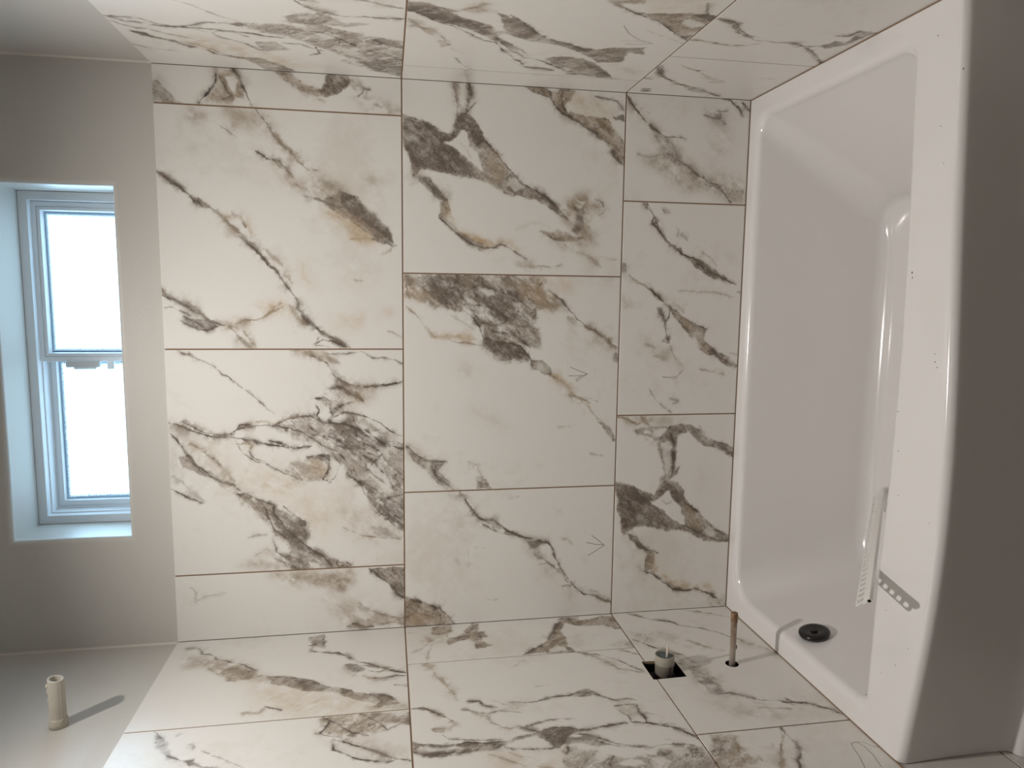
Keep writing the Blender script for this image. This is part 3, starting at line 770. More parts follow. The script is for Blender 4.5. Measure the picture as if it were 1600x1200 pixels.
            if kind == 'M':
                b = np.clip(m0*(.80*web[sl]*np.clip(.75+.5*n1[sl], .15, 1.1)+.45*rid[sl]*np.clip(.6+.5*n4[sl], 0, 1)+np.clip(.10*fg[sl]+.05*gr[sl], 0, .3)), 0, .85)[..., None]
                img[sl] += (np.array(COL['d'], np.float32)-img[sl])*b
            if kind == 'N':
                m0 = np.clip(a[..., 0]*1.2, 0, 1)
                b = m0*(.85*rid[sl]*np.clip(.8+.5*n1[sl], .15, 1.2)+np.clip(.16*n4[sl]+.16*fg[sl]+.07*gr[sl], 0, .45))
                lt = (m0*np.clip(-.15*n4[sl]-.13*fg[sl]+.05*gr[sl]-.03, 0, .36))[..., None]
                b = np.clip(b, 0, .8)[..., None]
                img[sl] += (np.array(COL['d'], np.float32)-img[sl])*b
                img[sl] += (BASE-img[sl])*lt
            if kind in 'PN':                                  # darker rim
                e = np.exp(-(dm/1.5)**2)*np.clip(.22+.45*n1[sl], 0, .75)*min(1, al*1.2)*(0 if col == 'w' else 1)
                img[sl] += (np.array(COL['d'], np.float32)-img[sl])*e[..., None]
    return img
# ---------------------------------------------------------------- helpers
def V(p): return (p[0], p[1], p[2]+Z0)
def mat(name, col, rough=.5, metal=0.0, bump=0.0, bscale=200.0, var=0.0, vscale=6.0, coat=0.0, spec=.5):
    m = bpy.data.materials.new(name); m.use_nodes = True; nt = m.node_tree; N = nt.nodes; L = nt.links
    b = N['Principled BSDF']; b.inputs['Base Color'].default_value = (*col, 1); b.inputs['Roughness'].default_value = rough
    b.inputs['Metallic'].default_value = metal; b.inputs['Coat Weight'].default_value = coat; b.inputs['Coat Roughness'].default_value = .06
    b.inputs['Specular IOR Level'].default_value = spec
    tc = N.new('ShaderNodeTexCoord')
    if var > 0:
        n = N.new('ShaderNodeTexNoise'); n.inputs['Scale'].default_value = vscale; n.inputs['Detail'].default_value = 5
        L.new(tc.outputs['Object'], n.inputs['Vector'])
        r = N.new('ShaderNodeMix'); r.data_type = 'RGBA'
        r.inputs[6].default_value = (*[c*(1-var) for c in col], 1); r.inputs[7].default_value = (*[min(1, c*(1+var)) for c in col], 1)
        L.new(n.outputs['Fac'], r.inputs[0]); L.new(r.outputs[2], b.inputs['Base Color'])
    if bump > 0:
        n2 = N.new('ShaderNodeTexNoise'); n2.inputs['Scale'].default_value = bscale; n2.inputs['Detail'].default_value = 3
        L.new(tc.outputs['Object'], n2.inputs['Vector'])
        bp = N.new('ShaderNodeBump'); bp.inputs['Strength'].default_value = bump; bp.inputs['Distance'].default_value = .001
        L.new(n2.outputs['Fac'], bp.inputs['Height']); L.new(bp.outputs['Normal'], b.inputs['Normal'])
    return m
def mesh_obj(name, bm, m, parent=None, smooth=False, shift=True):
    if shift: bmesh.ops.translate(bm, verts=bm.verts, vec=(0, 0, Z0))
    me = bpy.data.meshes.new(name); bm.normal_update(); bm.to_mesh(me); bm.free()
    if m: me.materials.append(m)
    if smooth:
        for p in me.polygons: p.use_smooth = True
    o = bpy.data.objects.new(name, me); COLL.objects.link(o)
    if parent:
        o.parent = parent; o.matrix_parent_inverse = Matrix.Translation(parent.location).inverted()
    return o
def empty(name, loc, kind=None, label=None, cat=None):
    e = bpy.data.objects.new(name, None); e.location = V(loc); e.empty_display_size = .05; COLL.objects.link(e)
    if kind: e['kind'] = kind
    if label: e['label'] = label; e['category'] = cat
    return e
def box(bm, a, b):
    vs = [bm.verts.new((x, y, z)) for x in (a[0], b[0]) for y in (a[1], b[1]) for z in (a[2], b[2])]
    for f in ((0,1,3,2),(4,6,7,5),(0,4,5,1),(2,3,7,6),(0,2,6,4),(1,5,7,3)): bm.faces.new([vs[i] for i in f])
    return vs
def bevbox(a, b, w=.002, seg=2):
    bm = bmesh.new(); box(bm, a, b); bmesh.ops.recalc_face_normals(bm, faces=bm.faces)
    bmesh.ops.bevel(bm, geom=bm.edges[:], offset=w, segments=seg, profile=.6, affect='EDGES'); return bm
def loft(bm, rings, closed=True, cap0=False, cap1=False):
    R = [[bm.verts.new(p) for p in r] for r in rings]; n = len(R[0])
    for a, b in zip(R, R[1:]):
        for i in range(n if closed else n-1):
            j = (i+1) % n; bm.faces.new((a[i], a[j], b[j], b[i]))
    if cap0: bm.faces.new(R[0][::-1])
    if cap1: bm.faces.new(R[-1])
    return R
def circ(c, u, v, r, n=32): return [tuple(np.array(c)+r*(math.cos(t)*np.array(u)+math.sin(t)*np.array(v))) for t in np.linspace(0, 2*math.pi, n, endpoint=False)]
def tube(axis0, axis1, prof, n=32, cap0=True, cap1=True):
    """lathe: prof = [(t, r)...] along axis0->axis1"""
    a = np.array(axis0, float); d = np.array(axis1, float)-a; L_ = np.linalg.norm(d); d /= L_
    u = np.cross(d, (0, 0, 1.0)); 
    if np.linalg.norm(u) < .1: u = np.cross(d, (1.0, 0, 0))
    u /= np.linalg.norm(u); v = np.cross(d, u); bm = bmesh.new()
    loft(bm, [circ(a+d*t, u, v, r, n) for t, r in prof], True, cap0, cap1)
    bmesh.ops.recalc_face_normals(bm, faces=bm.faces); return bm

# ---------------------------------------------------------------- materials
PAINT = mat('greige_wall_paint', (.585, .565, .528), .48, bump=.25, bscale=260, var=.02, vscale=3)
CEIL = mat('white_ceiling_paint', (.70, .68, .65), .8, bump=.3, bscale=150)
GROUT = mat('tan_grout', (.24, .155, .095), .9, bump=.5, bscale=600, var=.2, vscale=60)
TUBM = mat('white_acrylic', (.80, .775, .765), .16, var=.012, vscale=5, coat=.4)
VINYL = mat('white_window_vinyl', (.78, .80, .82), .35, bump=.05)
FLOORM = mat('unfinished_floor', (.105, .066, .040), .8, bump=.4, bscale=90, var=.25, vscale=9)
DARK = mat('dark_wall_cavity', (.012, .011, .012), .9)
def tile_material(w):
    img8 = np.clip(paint(w)/255.0, 0, 1); H, W = img8.shape[:2]
    im = bpy.data.images.new('marble_print_'+w, W, H)
    buf = np.ones((H, W, 4), np.float32); buf[..., :3] = img8[::-1]; im.pixels.foreach_set(buf.ravel()); im.update(); im.pack()
    m = bpy.data.materials.new('marble_porcelain_'+w); m.use_nodes = True; N = m.node_tree.nodes; L = m.node_tree.links
    b = N['Principled BSDF']; b.inputs['Roughness'].default_value = .36; b.inputs['Specular IOR Level'].default_value = .45
    t = N.new('ShaderNodeTexImage'); t.image = im; t.extension = 'EXTEND'
    uv = N.new('ShaderNodeUVMap'); uv.uv_map = 'UVMap'; L.new(uv.outputs['UV'], t.inputs['Vector'])
    tc = N.new('ShaderNodeTexCoord'); n = N.new('ShaderNodeTexNoise'); n.inputs['Scale'].default_value = 420; n.inputs['Detail'].default_value = 2
    L.new(tc.outputs['Object'], n.inputs['Vector'])
    mr = N.new('ShaderNodeMapRange'); mr.inputs['To Min'].default_value = .955; mr.inputs['To Max'].default_value = 1.03; L.new(n.outputs['Fac'], mr.inputs['Value'])
    mx = N.new('ShaderNodeVectorMath'); mx.operation = 'SCALE'; L.new(t.outputs['Color'], mx.inputs[0]); L.new(mr.outputs['Result'], mx.inputs['Scale'])
    L.new(mx.outputs[0], b.inputs['Base Color'])
    bp = N.new('ShaderNodeBump'); bp.inputs['Strength'].default_value = .12; bp.inputs['Distance'].default_value = .0006
    L.new(n.outputs['Fac'], bp.inputs['Height']); L.new(bp.outputs['Normal'], b.inputs['Normal'])
    return m

# ---------------------------------------------------------------- room shell
YF = -2.95; ZC = 1.28; ZF = -1.46
o = mesh_obj('floor', bevbox((-.2, YF-.15, ZF-.1), (1.70, .2, ZF), .001), FLOORM); o['kind'] = 'structure'
o = mesh_obj('ceiling', bevbox((-.2, YF-.15, ZC), (1.70, .2, ZC+.1), .001), CEIL); o['kind'] = 'structure'
o = mesh_obj('wall_front', bevbox((-.2, YF-.15, ZF), (1.70, YF, ZC), .001), PAINT); o['kind'] = 'structure'
def flat_poly(outer, holes, to3, depth_dir, depth, bm=None):
    """planar outline with holes, extruded"""
    bm = bm or bmesh.new(); edges = []; loops = []
    for lp in [outer]+holes:
        vs = [bm.verts.new(to3(*q)) for q in lp]; loops.append(vs)
        edges += [bm.edges.new((vs[i], vs[(i+1) % len(vs)])) for i in range(len(vs))]
    bmesh.ops.triangle_fill(bm, use_beauty=True, edges=edges)
    d = np.array(depth_dir)*depth
    for vs in loops:
        bk = [bm.verts.new(tuple(np.array(v.co)+d)) for v in vs]
        for i in range(len(vs)):
            j = (i+1) % len(vs); bm.faces.new((vs[i], vs[j], bk[j], bk[i]))
    bmesh.ops.recalc_face_normals(bm, faces=bm.faces)
    return bm
# side walls; the left one has the openings for the pipes
SP = (-.334, -.835); VALVE = [(-.2893, -.6035), (-.379, -.6028), (-.377, -.6915), (-.3025, -.6915), (-.2975, -.678), (-.300, -.668)]
def hole(c, r, n=28): return [(c[0]+r*math.cos(t), c[1]+r*math.sin(t)) for t in np.linspace(0, 2*math.pi, n, endpoint=False)]
bm = flat_poly([(YF, ZF), (.006, ZF), (.006, ZC), (YF, ZC)], [hole(SP, .021), [(-.334+(y+.334)*1.16, -.6485+(z+.6485)*1.16) for y, z in VALVE]], lambda a, b: (-.006, a, b), (-1, 0, 0), .012)
wl = mesh_obj('wall_left', bm, PAINT); wl['kind'] = 'structure'
wl.data.materials.append(DARK)                 # cut board edges inside the pipe openings, shade painted on as near-black
for p in wl.data.polygons:
    if abs(p.normal.x) < .5 and -.45 < p.center.y < -.24 and .5 < p.center.z < .95: p.material_index = 1
cav = bmesh.new(); box(cav, (-.11, -.45, -.95), (-.0185, -.24, -.55))
for f in list(cav.faces):
    if f.calc_center_median().x > -.02: bmesh.ops.delete(cav, geom=[f], context='FACES_ONLY')
mesh_obj('stud_cavity', cav, DARK, wl)
bk = bmesh.new(); box(bk, (-.2, YF, ZF), (-.115, .2, ZC)); mesh_obj('outer_sheathing', bk, DARK, wl)
wr = mesh_obj('wall_right', bevbox((1.510, YF, ZF), (1.70, .2, ZC), .0005), PAINT); wr['kind'] = 'structure'
# back wall with the window opening, its arrises rounded over with plaster
wb = bmesh.new(); X0, X1, ZA, ZB_ = .2985, 1.2060, .719, 1.0005
def rect(e, y): return [(X0-e, y, ZA-e), (X1+e, y, ZA-e), (X1+e, y, ZB_+e), (X0-e, y, ZB_+e)]
outer = [(-.19, .006, ZF), (1.69, .006, ZF), (1.69, .006, ZC), (-.19, .006, ZC)]
rings = [outer, rect(.014, .006)]
for k in range(1, 7):
    t = k/6*math.pi/2; rings.append(rect(.014*(1-math.sin(t)), .006+.014*(1-math.cos(t))))
rings += [rect(0, .2), [(p[0], .2, p[2]) for p in outer]]
loft(wb, rings); bmesh.ops.recalc_face_normals(wb, faces=wb.faces)
wbk = mesh_obj('wall_back', wb, PAINT); wbk['kind'] = 'structure'
for p in wbk.data.polygons: p.use_smooth = .0061 < p.center.y < .0199
# thin beads of paint / caulk in the corners of the upper wall
CAULK = mat('painted_caulk', (.66, .62, .56), .5, bump=.3)
for i, (x, s) in enumerate(((-.006, 1), (1.510, -1))):
    b = bmesh.new(); vs = [(x, .006), (x+.0045*s, .006), (x+.0018*s, .0042), (x, .0015)]
    loft(b, [[(q[0], q[1], z) for q in vs] for z in (ZT+.002, ZC)], True, True, True); bmesh.ops.recalc_face_normals(b, faces=b.faces)
    t_ = mesh_obj('trim_%d' % (i+1), b, CAULK); t_['kind'] = 'structure'

# ---------------------------------------------------------------- tiles: every one a slab of its own, grout set back between them
TM = {w: tile_material(w) for w in WALLW}
MAPS = {'back': (lambda h, z, d: (h, d, z), (0, 1, 0), wbk), 'left': (lambda h, z, d: (-d, -h, z), (-1, 0, 0), wl), 'right': (lambda h, z, d: (1.505+d*.8, -h, z), (1, 0, 0), wr)}
NOTCH = [(-y, z) for y, z in VALVE]
for w, (to3, nrm, par) in MAPS.items():
    Hc = ZT-ZB
    for k, (a, b_, zt, zb) in enumerate(TILES[w]):
        g = .0018
        a0 = a+g if a > 0 else a+.0008; b0 = b_-g
        if w == 'back' and b_ > 1.5: b0 = b_-.0008
        z1, z0 = (zt if zt == ZT else zt-g), zb+g
        if w == 'back' and zb == ZR: z0 = ZR+.0015
        holes = []; outl = [(a0, z0), (b0, z0), (b0, z1), (a0, z1)]
        if w == 'left' and k == 5:
            holes = [hole((.334, -.835), .0172)]
            outl = [(a0, z0), (b0, z0), (b0, z1), (.379, z1), (.377, -.6915), (.3025, -.6915), (.2965, -.676), (.2935, -.668), (.2893, z1), (a0, z1)]
        if w == 'left' and k == 3:
            outl = [(a0, z0), (.2893, z0), (.2893, -.6035), (.379, -.6028), (.379, z0), (b0, z0), (b0, z1), (a0, z1)]
        e = .0006
        if not holes and len(outl) == 4:
            bm = bmesh.new()
            R = [[to3(h, z, .006) for h, z in outl], [to3(h, z, e) for h, z in outl], [to3(h+(e if h == a0 else -e), z+(e if z == z0 else -e), 0) for h, z in outl]]
            loft(bm, R, True, True, True); bmesh.ops.recalc_face_normals(bm, faces=bm.faces)
        else:
            bm = flat_poly(outl, holes, lambda h, z: to3(h, z, 0), [c for c in nrm], .006)
        uvl = bm.loops.layers.uv.new('UVMap')
        for f in bm.faces:
            for l in f.loops:
                co = l.vert.co; h = co.x if w == 'back' else -co.y
                l[uvl].uv = (h/WALLW[w], 1-(ZT-co.z)/Hc)
        to_ = mesh_obj('tile', bm, TM[w], par)
        if w == 'left' and k in (3, 5):           # cut edges round the pipes, coloured dark to stand in for the hole's shade
            to_.data.materials.append(DARK)
            for p in to_.data.polygons:
                c = p.center; y_, z_ = c.y, c.z-Z0
                if abs(p.normal.x) < .5 and -.382 < y_ < -.287 and -.855 < z_ < -.60: p.material_index = 1
    hi = 1.505 if w == 'back' else max(t[1] for t in TILES[w])-.003
    zlo = ZR if w == 'back' else -1.44
    ol = [(0.0, zlo), (hi, zlo), (hi, ZT-.002), (0.0, ZT-.002)]
    hs = [hole((.334, -.835), .0172), NOTCH] if w == 'left' else []
    mesh_obj('grout', flat_poly(ol, hs, lambda h, z: to3(h, z, .0011), nrm, .0045), GROUT, par)

mesh_obj('joint_compound', bevbox((-.0062, -1.6, ZT+.002), (-.0053, -.22, ZT+.052), .0004, 1), mat('stippled_joint_compound', (.59, .575, .54), .55, bump=1.0, bscale=420), wl)
# ---------------------------------------------------------------- window
win = empty('window_1', (.752, .15, .855), kind='structure')
def frame_bm(x0, x1, z0, z1, prof):
    """mitred picture-frame section; prof = [(inset, y)...]"""
    bm = bmesh.new(); loft(bm, [[(x0+i, y, z0+i), (x1-i, y, z0+i), (x1-i, y, z1-i), (x0+i, y, z1-i)] for i, y in prof]+[]); bmesh.ops.recalc_face_normals(bm, faces=bm.faces); return bm
mesh_obj('window_frame', frame_bm(X0+.0005, X1-.0005, ZA+.0005, ZB_-.0005, [(0, .215), (0, .150), (.001, .149), (.0225, .149), (.0235, .1505), (.0240, .170), (.0275, .1705), (.0275, .173), (.029, .186), (.031, .215), (0, .215)]), VINYL, win)
s1 = mesh_obj('sash', frame_bm(.7515, 1.181, .733, .977, [(0, .195), (0, .168), (.001, .166), (.0115, .166), (.0125, .169), (.0145, .169), (.0155, .1665), (.0225, .1675), (.0245, .181), (.0245, .186), (0, .195)]), VINYL, win)
s2 = mesh_obj('sash', frame_bm(.325, .779, .733, .977, [(0, .213), (0, .1975), (.009, .1965), (.010, .199), (.013, .199), (.014, .1965), (.0265, .1965), (.0285, .205), (.0285, .209), (0, .213)]), VINYL, win)
def pane_mat():
    m = bpy.data.materials.new('obscured_glass'); m.use_nodes = True; N = m.node_tree.nodes; L = m.node_tree.links
    b = N['Principled BSDF']; b.inputs['Base Color'].default_value = (.16, .24, .34, 1); b.inputs['Roughness'].default_value = .25
    tc = N.new('ShaderNodeTexCoord'); n = N.new('ShaderNodeTexVoronoi'); n.inputs['Scale'].default_value = 420; L.new(tc.outputs['Object'], n.inputs['Vector'])
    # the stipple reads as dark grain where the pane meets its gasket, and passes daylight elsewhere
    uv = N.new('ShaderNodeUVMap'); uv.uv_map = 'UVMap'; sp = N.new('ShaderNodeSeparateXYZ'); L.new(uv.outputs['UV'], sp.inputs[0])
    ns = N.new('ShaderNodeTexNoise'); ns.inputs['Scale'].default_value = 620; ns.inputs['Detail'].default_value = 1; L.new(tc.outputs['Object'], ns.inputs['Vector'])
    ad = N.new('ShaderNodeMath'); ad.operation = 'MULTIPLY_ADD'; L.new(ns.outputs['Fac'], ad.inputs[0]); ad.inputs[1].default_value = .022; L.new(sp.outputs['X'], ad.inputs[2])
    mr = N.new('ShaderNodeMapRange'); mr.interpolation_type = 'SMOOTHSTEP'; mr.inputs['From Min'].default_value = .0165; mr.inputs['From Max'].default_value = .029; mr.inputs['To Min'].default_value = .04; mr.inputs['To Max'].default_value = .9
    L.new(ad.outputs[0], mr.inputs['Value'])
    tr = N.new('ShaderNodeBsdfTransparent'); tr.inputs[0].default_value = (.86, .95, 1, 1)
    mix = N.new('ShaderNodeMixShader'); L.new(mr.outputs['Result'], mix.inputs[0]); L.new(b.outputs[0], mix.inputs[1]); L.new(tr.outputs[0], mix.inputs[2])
    L.new(mix.outputs[0], N['Material Output'].inputs['Surface'])
    bp = N.new('ShaderNodeBump'); bp.inputs['Strength'].default_value = .3; bp.inputs['Distance'].default_value = .001; L.new(n.outputs['Distance'], bp.inputs['Height']); L.new(bp.outputs['Normal'], b.inputs['Normal'])
    return m
GL = pane_mat()
def pane(x0, x1, z0, z1, y, par):
    bm = bmesh.new(); uvl = bm.loops.layers.uv.new('UVMap'); m_ = .04
    R = loft(bm, [[(x0+i, y, z0+i), (x1-i, y, z0+i), (x1-i, y, z1-i), (x0+i, y, z1-i)] for i in (0, m_)]); inner = bm.faces.new(R[1])
    bk = [bm.verts.new((v.co.x, y+.004, v.co.z)) for v in R[0]]
    for i in range(4): bm.faces.new((R[0][i], R[0][(i+1) % 4], bk[(i+1) % 4], bk[i]))
    bm.faces.new(bk[::-1]); bmesh.ops.recalc_face_normals(bm, faces=bm.faces)
    for f in bm.faces:
        for l in f.loops:
            c = l.vert.co; l[uvl].uv = (.04 if c.y > y+.001 else max(0, min(c.x-x0, x1-c.x, c.z-z0, z1-c.z)), 0)
    mesh_obj('pane', bm, GL, par)
def sub(par, child):  # third level keeps its place
    child.parent = par; child.matrix_parent_inverse = par.matrix_world.inverted()
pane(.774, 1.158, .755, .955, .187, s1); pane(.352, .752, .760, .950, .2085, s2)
LT = mat('latch_plastic', (.62, .62, .62), .4)
b = bevbox((.7355, .160, .826), (.7525, .178, .912), .0025); mesh_obj('latch', b, LT, win)
b = bevbox((.7300, .163, .836), (.7375, .172, .893), .002); mesh_obj('latch_lever', b, VINYL, win)
b = bevbox((.7290, .176, .795), (.7515, .183, .812), .001); mesh_obj('latch_keeper', b, VINYL, win)

# ---------------------------------------------------------------- bathtub
tub = empty('bathtub', (.752, -.41, ZF), label='white built-in bathtub set between the three marble tiled walls', cat='bathtub')
NC, NS = 10, 22
def rr(x0, x1, y0, y1, r, z, bow_f=None, bow_b=None, rs=None):
    """rounded rectangle ring, front = y0; r or per-corner rs = (fl, fr, br, bl); bow_f(x) adds to the front edge"""
    rs = rs or (r, r, r, r); P = []
    cs = [((x0, y0), rs[0], math.pi, 1, 1), ((x1, y0), rs[1], 1.5*math.pi, -1, 1), ((x1, y1), rs[2], 0, -1, -1), ((x0, y1), rs[3], .5*math.pi, 1, -1)]
    arcs = []
    for (cx, cy), q, a0, sx, sy in cs: arcs.append([(cx+sx*q+q*math.cos(a0+t), cy+sy*q+q*math.sin(a0+t)) for t in np.linspace(0, math.pi/2, NC)])
    for k in range(4):
        P += arcs[k]; e, f = arcs[k][-1], arcs[(k+1) % 4][0]
        P += [(e[0]+(f[0]-e[0])*t, e[1]+(f[1]-e[1])*t) for t in np.linspace(0, 1, NS+2)[1:-1]]
    out = []
    for x, y in P:
        s = max(0, min(1, (y1-y)/(y1-y0)))**3
        zz = z(x) if callable(z) else z
        out.append((x, y+(bow_f(x)*s if bow_f else 0), zz))
    return out
bx = np.array([0, .013, .15, .294, .427, .554, .84, 1.14, 1.478, 1.505]); by = np.array([-.779, -.7815, -.802, -.8205, -.831, -.8375, -.8255, -.8065, -.786, -.785])
pc = np.polyfit(bx, by, 5)
def bow(x, k=1.0): return (float(np.polyval(pc, min(max(x, 0), 1.505)))+.78)*k
def bow_in(x):
    return float(np.interp(x, [.1, .3, .6, .83, 1.1, 1.4], [.0, -.004, -.019, -.024, -.018, -.004]))
RG = []
ox0, ox1, oyb = .0012, 1.5036, -.0012
def outer_ring(inset, z, fy=-.774, k=1.0): return rr(ox0, ox1, fy+inset, oyb, 0, z, lambda x: bow(x, k), rs=(.002, .002, .002, .002))
RG.append(outer_ring(-.022, ZF+.001)); RG.append(outer_ring(-.022, -1.262)); RG.append(outer_ring(-.018, -1.252)); RG.append(outer_ring(.004, -1.246)); RG.append(outer_ring(.0075, -1.236))
RG.append(outer_ring(.006, -1.10)); RG.append(outer_ring(.002, -1.03)); RG.append(outer_ring(0, ZR-.018))
for k in range(1, 7):
    t = k/6*math.pi/2; RG.append(outer_ring(.016*(1-math.cos(t)), ZR-.018+.018*math.sin(t)))
RG.append(outer_ring(.03, ZR+.0002))
def inner_ring(i, z, kx0=0, kx1=0, kyb=0, kyf=0, r=.055):
    return rr(.066+i+kx0, 1.440-i-kx1, -.650+i+kyf, -.052-i-kyb, 0, z, lambda x: bow_in(x), rs=(.035+i*.5+kx0*.2, .045+i*.5+kx1*.3, r+i, r+.02+i))
LIP = .020
for k in range(0, 8):
    t = k/7*math.pi/2; RG.append(inner_ring(LIP*math.sin(t)-LIP, ZR-LIP*(1-math.cos(t))+.0003))
zt_, zb_ = ZR-LIP, -1.375
for k in range(1, 7):
    s = k/7; RG.append(inner_ring(0, zt_+(zb_+.05-zt_)*s, .075*s, .205*s**1.05, .042*s, .045*s, .06+.03*s))
for k in range(0, 8):
    t = k/7*math.pi/2; q = .055
    RG.append(inner_ring(q*(1-math.cos(t)), zb_+.05-.05*math.sin(t), .075, .205, .042, .045, .09))
RG.append(inner_ring(.12, zb_-.003, .075, .205, .042, .045, .06)); RG.append(inner_ring(.2, zb_-.005, .085, .24, .042, .045, .02))
bm = bmesh.new(); loft(bm, RG, True, False, True); bmesh.ops.recalc_face_normals(bm, faces=bm.faces)
sh = mesh_obj('tub_shell', bm, TUBM, tub, smooth=True)
mo = sh.modifiers.new('s', 'SUBSURF'); mo.levels = 1; mo.render_levels = 1
# overflow cover on the sloping left end
n_ = np.array((1.0, 0, .19)); n_ /= np.linalg.norm(n_); oc = np.array((.0795, -.364, -1.046))
BLK = mat('black_overflow_cover', (.003, .003, .0035), .22, bump=.3, bscale=120)
ov = mesh_obj('overflow_cover', tube(oc, oc+n_*.02, [(0, .037), (.006, .039), (.010, .038), (.0125, .034), (.0135, .026), (.0118, .020), (.0115, .001)], 48, True, True), BLK, tub, smooth=True)
ov['label'] = 'round black overflow cover'
uy = np.array((0, 1.0, 0)); uz = np.cross(n_, uy)
hub = mesh_obj('cover_screw', tube(oc+n_*.011, oc+n_*.02, [(0, .009), (.004, .0085), (.0048, .006), (.0035, .0045), (.0034, .0005)], 20), mat('black_screw', (.008, .005, .005), .35), ov, smooth=True)
hub.matrix_parent_inverse = ov.matrix_world.inverted()
# building dust specks and scuffs on the acrylic
rs_ = random.Random(11); bm = bmesh.new()
for (x, y, s) in ((1.36,-.79,2.2),(1.44,-.72,1.6),(1.27,-.745,1.2),(1.0,-.70,2.6),(.99,-.702,1.8),(.83,-.78,1.5),(.82,-.786,1.4),(.845,-.778,1.2),(.64,-.70,1.3),(.30,-.70,1.0),(.20,-.74,1.2),(.16,-.70,1.0),(.35,-.68,.9),(.55,-.71,1.1),(1.2,-.76,1.0),(.09,-.66,1.4),(.72,-.69,1.3),(.25,-.77,1.1),(.52,-.80,.9)):
    a = rs_.uniform(0, 3.14); r = s*.00075
    vs = [(x+r*(1.6 if q % 2 else .8)*math.cos(a+q*math.pi/3), y+r*math.sin(a+q*math.pi/3)) for q in range(6)]
    loft(bm, [[(p[0], p[1], ZR+.0003) for p in vs], [(p[0]*.5+x*.5, p[1]*.5+y*.5, ZR+.0013) for p in vs]], True, False, True)
bmesh.ops.recalc_face_normals(bm, faces=bm.faces); dk = mesh_obj('dust_specks', bm, mat('dust', (.16, .12, .09), .9), tub); dk['kind'] = 'stuff'
# joint of old caulk where the tub meets each wall
for nm_, a_, b_2 in (('l', (.0002, -.79, ZR-.002), (.003, -.001, ZR+.0012)), ('r', (1.502, -.79, ZR-.002), (1.5046, -.001, ZR+.0012)), ('b', (.001, -.003, ZR-.002), (1.504, -.0004, ZR+.0012))):
    mesh_obj('caulk_joint', bevbox(a_, b_2, .0005, 1), GROUT, tub)

# ---------------------------------------------------------------- pipes in the left wall
CPVC = mat('painted_pvc', (.50, .46, .39), .45, bump=.4, bscale=180, var=.12, vscale=40)
st = empty('shower_stub_pipe', (-.006, -.357, .763), label='cut plastic shower pipe with paint drips sticking out of painted wall', cat='pipe')
c0 = np.array((-.006, -.357, .763)); ax_ = np.array((1.0, 0, 0))
bm = bmesh.new(); u_, v_ = np.array((0, 1.0, 0)), np.array((0, 0, 1.0))
def obl(r, t): return [(p[0]+(p[2]-c0[2])*.16, p[1], p[2]) for p in circ(c0+ax_*t, u_, v_, r, 40)]
loft(bm, [circ(c0+ax_*0, u_, v_, .0168, 40), circ(c0+ax_*.05, u_, v_, .0165, 40), obl(.0163, .108), obl(.0160, .1105), obl(.0118, .1105), obl(.0113, .109), circ(c0+ax_*.03, u_, v_, .0113, 40)], True, False, True)
bmesh.ops.recalc_face_normals(bm, faces=bm.faces); mesh_obj('pipe_body', bm, CPVC, st, smooth=True)
mesh_obj('pipe_bore', tube(c0+ax_*.032, c0+ax_*.034, [(0, .0112), (.001, .0112)], 24), DARK, st)
rnd = random.Random(4)
bm = tube(c0, c0+ax_*.03, [(0, .0185), (.010, .0192), (.019, .0182), (.022, .0169)], 36)
for v in bm.verts: v.co += Vector((rnd.uniform(-.0014, .0014), rnd.uniform(-.0006, .0006), rnd.uniform(-.0006, .0006))) if v.co.x > .006 else Vector((0, 0, 0))
mesh_obj('caulk_collar', bm, CPVC, st, smooth=True)
DR = mat('pale_paint_drip', (.60, .57, .50), .4)
for (t, ang, ln, r) in ((.097, 1.95, .011, .0036), (.083, 1.75, .012, .0026), (.062, 1.6, .007, .0032), (.045, 1.55, .008, .0020), (.020, 1.7, .010, .0030)):
    cc = c0+ax_*t+u_*math.cos(ang)*.0165+v_*math.sin(ang)*.0165
    mesh_obj('paint_drip', tube(cc-ax_*ln/2, cc+ax_*ln/2, [(0, r*.2), (ln*.2, r*.8), (ln*.5, r), (ln*.85, r*.7), (ln, r*.2)], 12), DR, st, smooth=True)
for ang in (-.75, .55, 2.4):
    cc = c0+ax_*.023+(u_*math.cos(ang-math.pi/2)+v_*math.sin(ang-math.pi/2))*.0163
    mesh_obj('mould_seam', tube(cc, cc+ax_*.083, [(0, .0004), (.002, .0008), (.08, .0008), (.083, .0004)], 6), DR, st)

def copper():
    m = bpy.data.materials.new('weathered_copper'); m.use_nodes = True; N = m.node_tree.nodes; L = m.node_tree.links; b = N['Principled BSDF']
    tc = N.new('ShaderNodeTexCoord'); n = N.new('ShaderNodeTexNoise'); n.inputs['Scale'].default_value = 55; n.inputs['Detail'].default_value = 6; L.new(tc.outputs['Object'], n.inputs['Vector'])
    sp = N.new('ShaderNodeSeparateXYZ'); L.new(tc.outputs['Object'], sp.inputs[0])
    ma = N.new('ShaderNodeMath'); ma.operation = 'MULTIPLY_ADD'; L.new(n.outputs['Fac'], ma.inputs[0]); ma.inputs[1].default_value = .12; L.new(sp.outputs['X'], ma.inputs[2])
    cr = N.new('ShaderNodeValToRGB'); e = cr.color_ramp; e.elements[0].position = .09; e.elements[0].color = (.56, .48, .42, 1); e.elements[1].position = .225; e.elements[1].color = (.15, .085, .04, 1)
    q = e.elements.new(.15); q.color = (.44, .33, .25, 1); q = e.elements.new(.185); q.color = (.23, .12, .06, 1)
    L.new(ma.outputs[0], cr.inputs[0]); L.new(cr.outputs[0], b.inputs['Base Color']); b.inputs['Metallic'].default_value = .25; b.inputs['Roughness'].default_value = .5
    return m
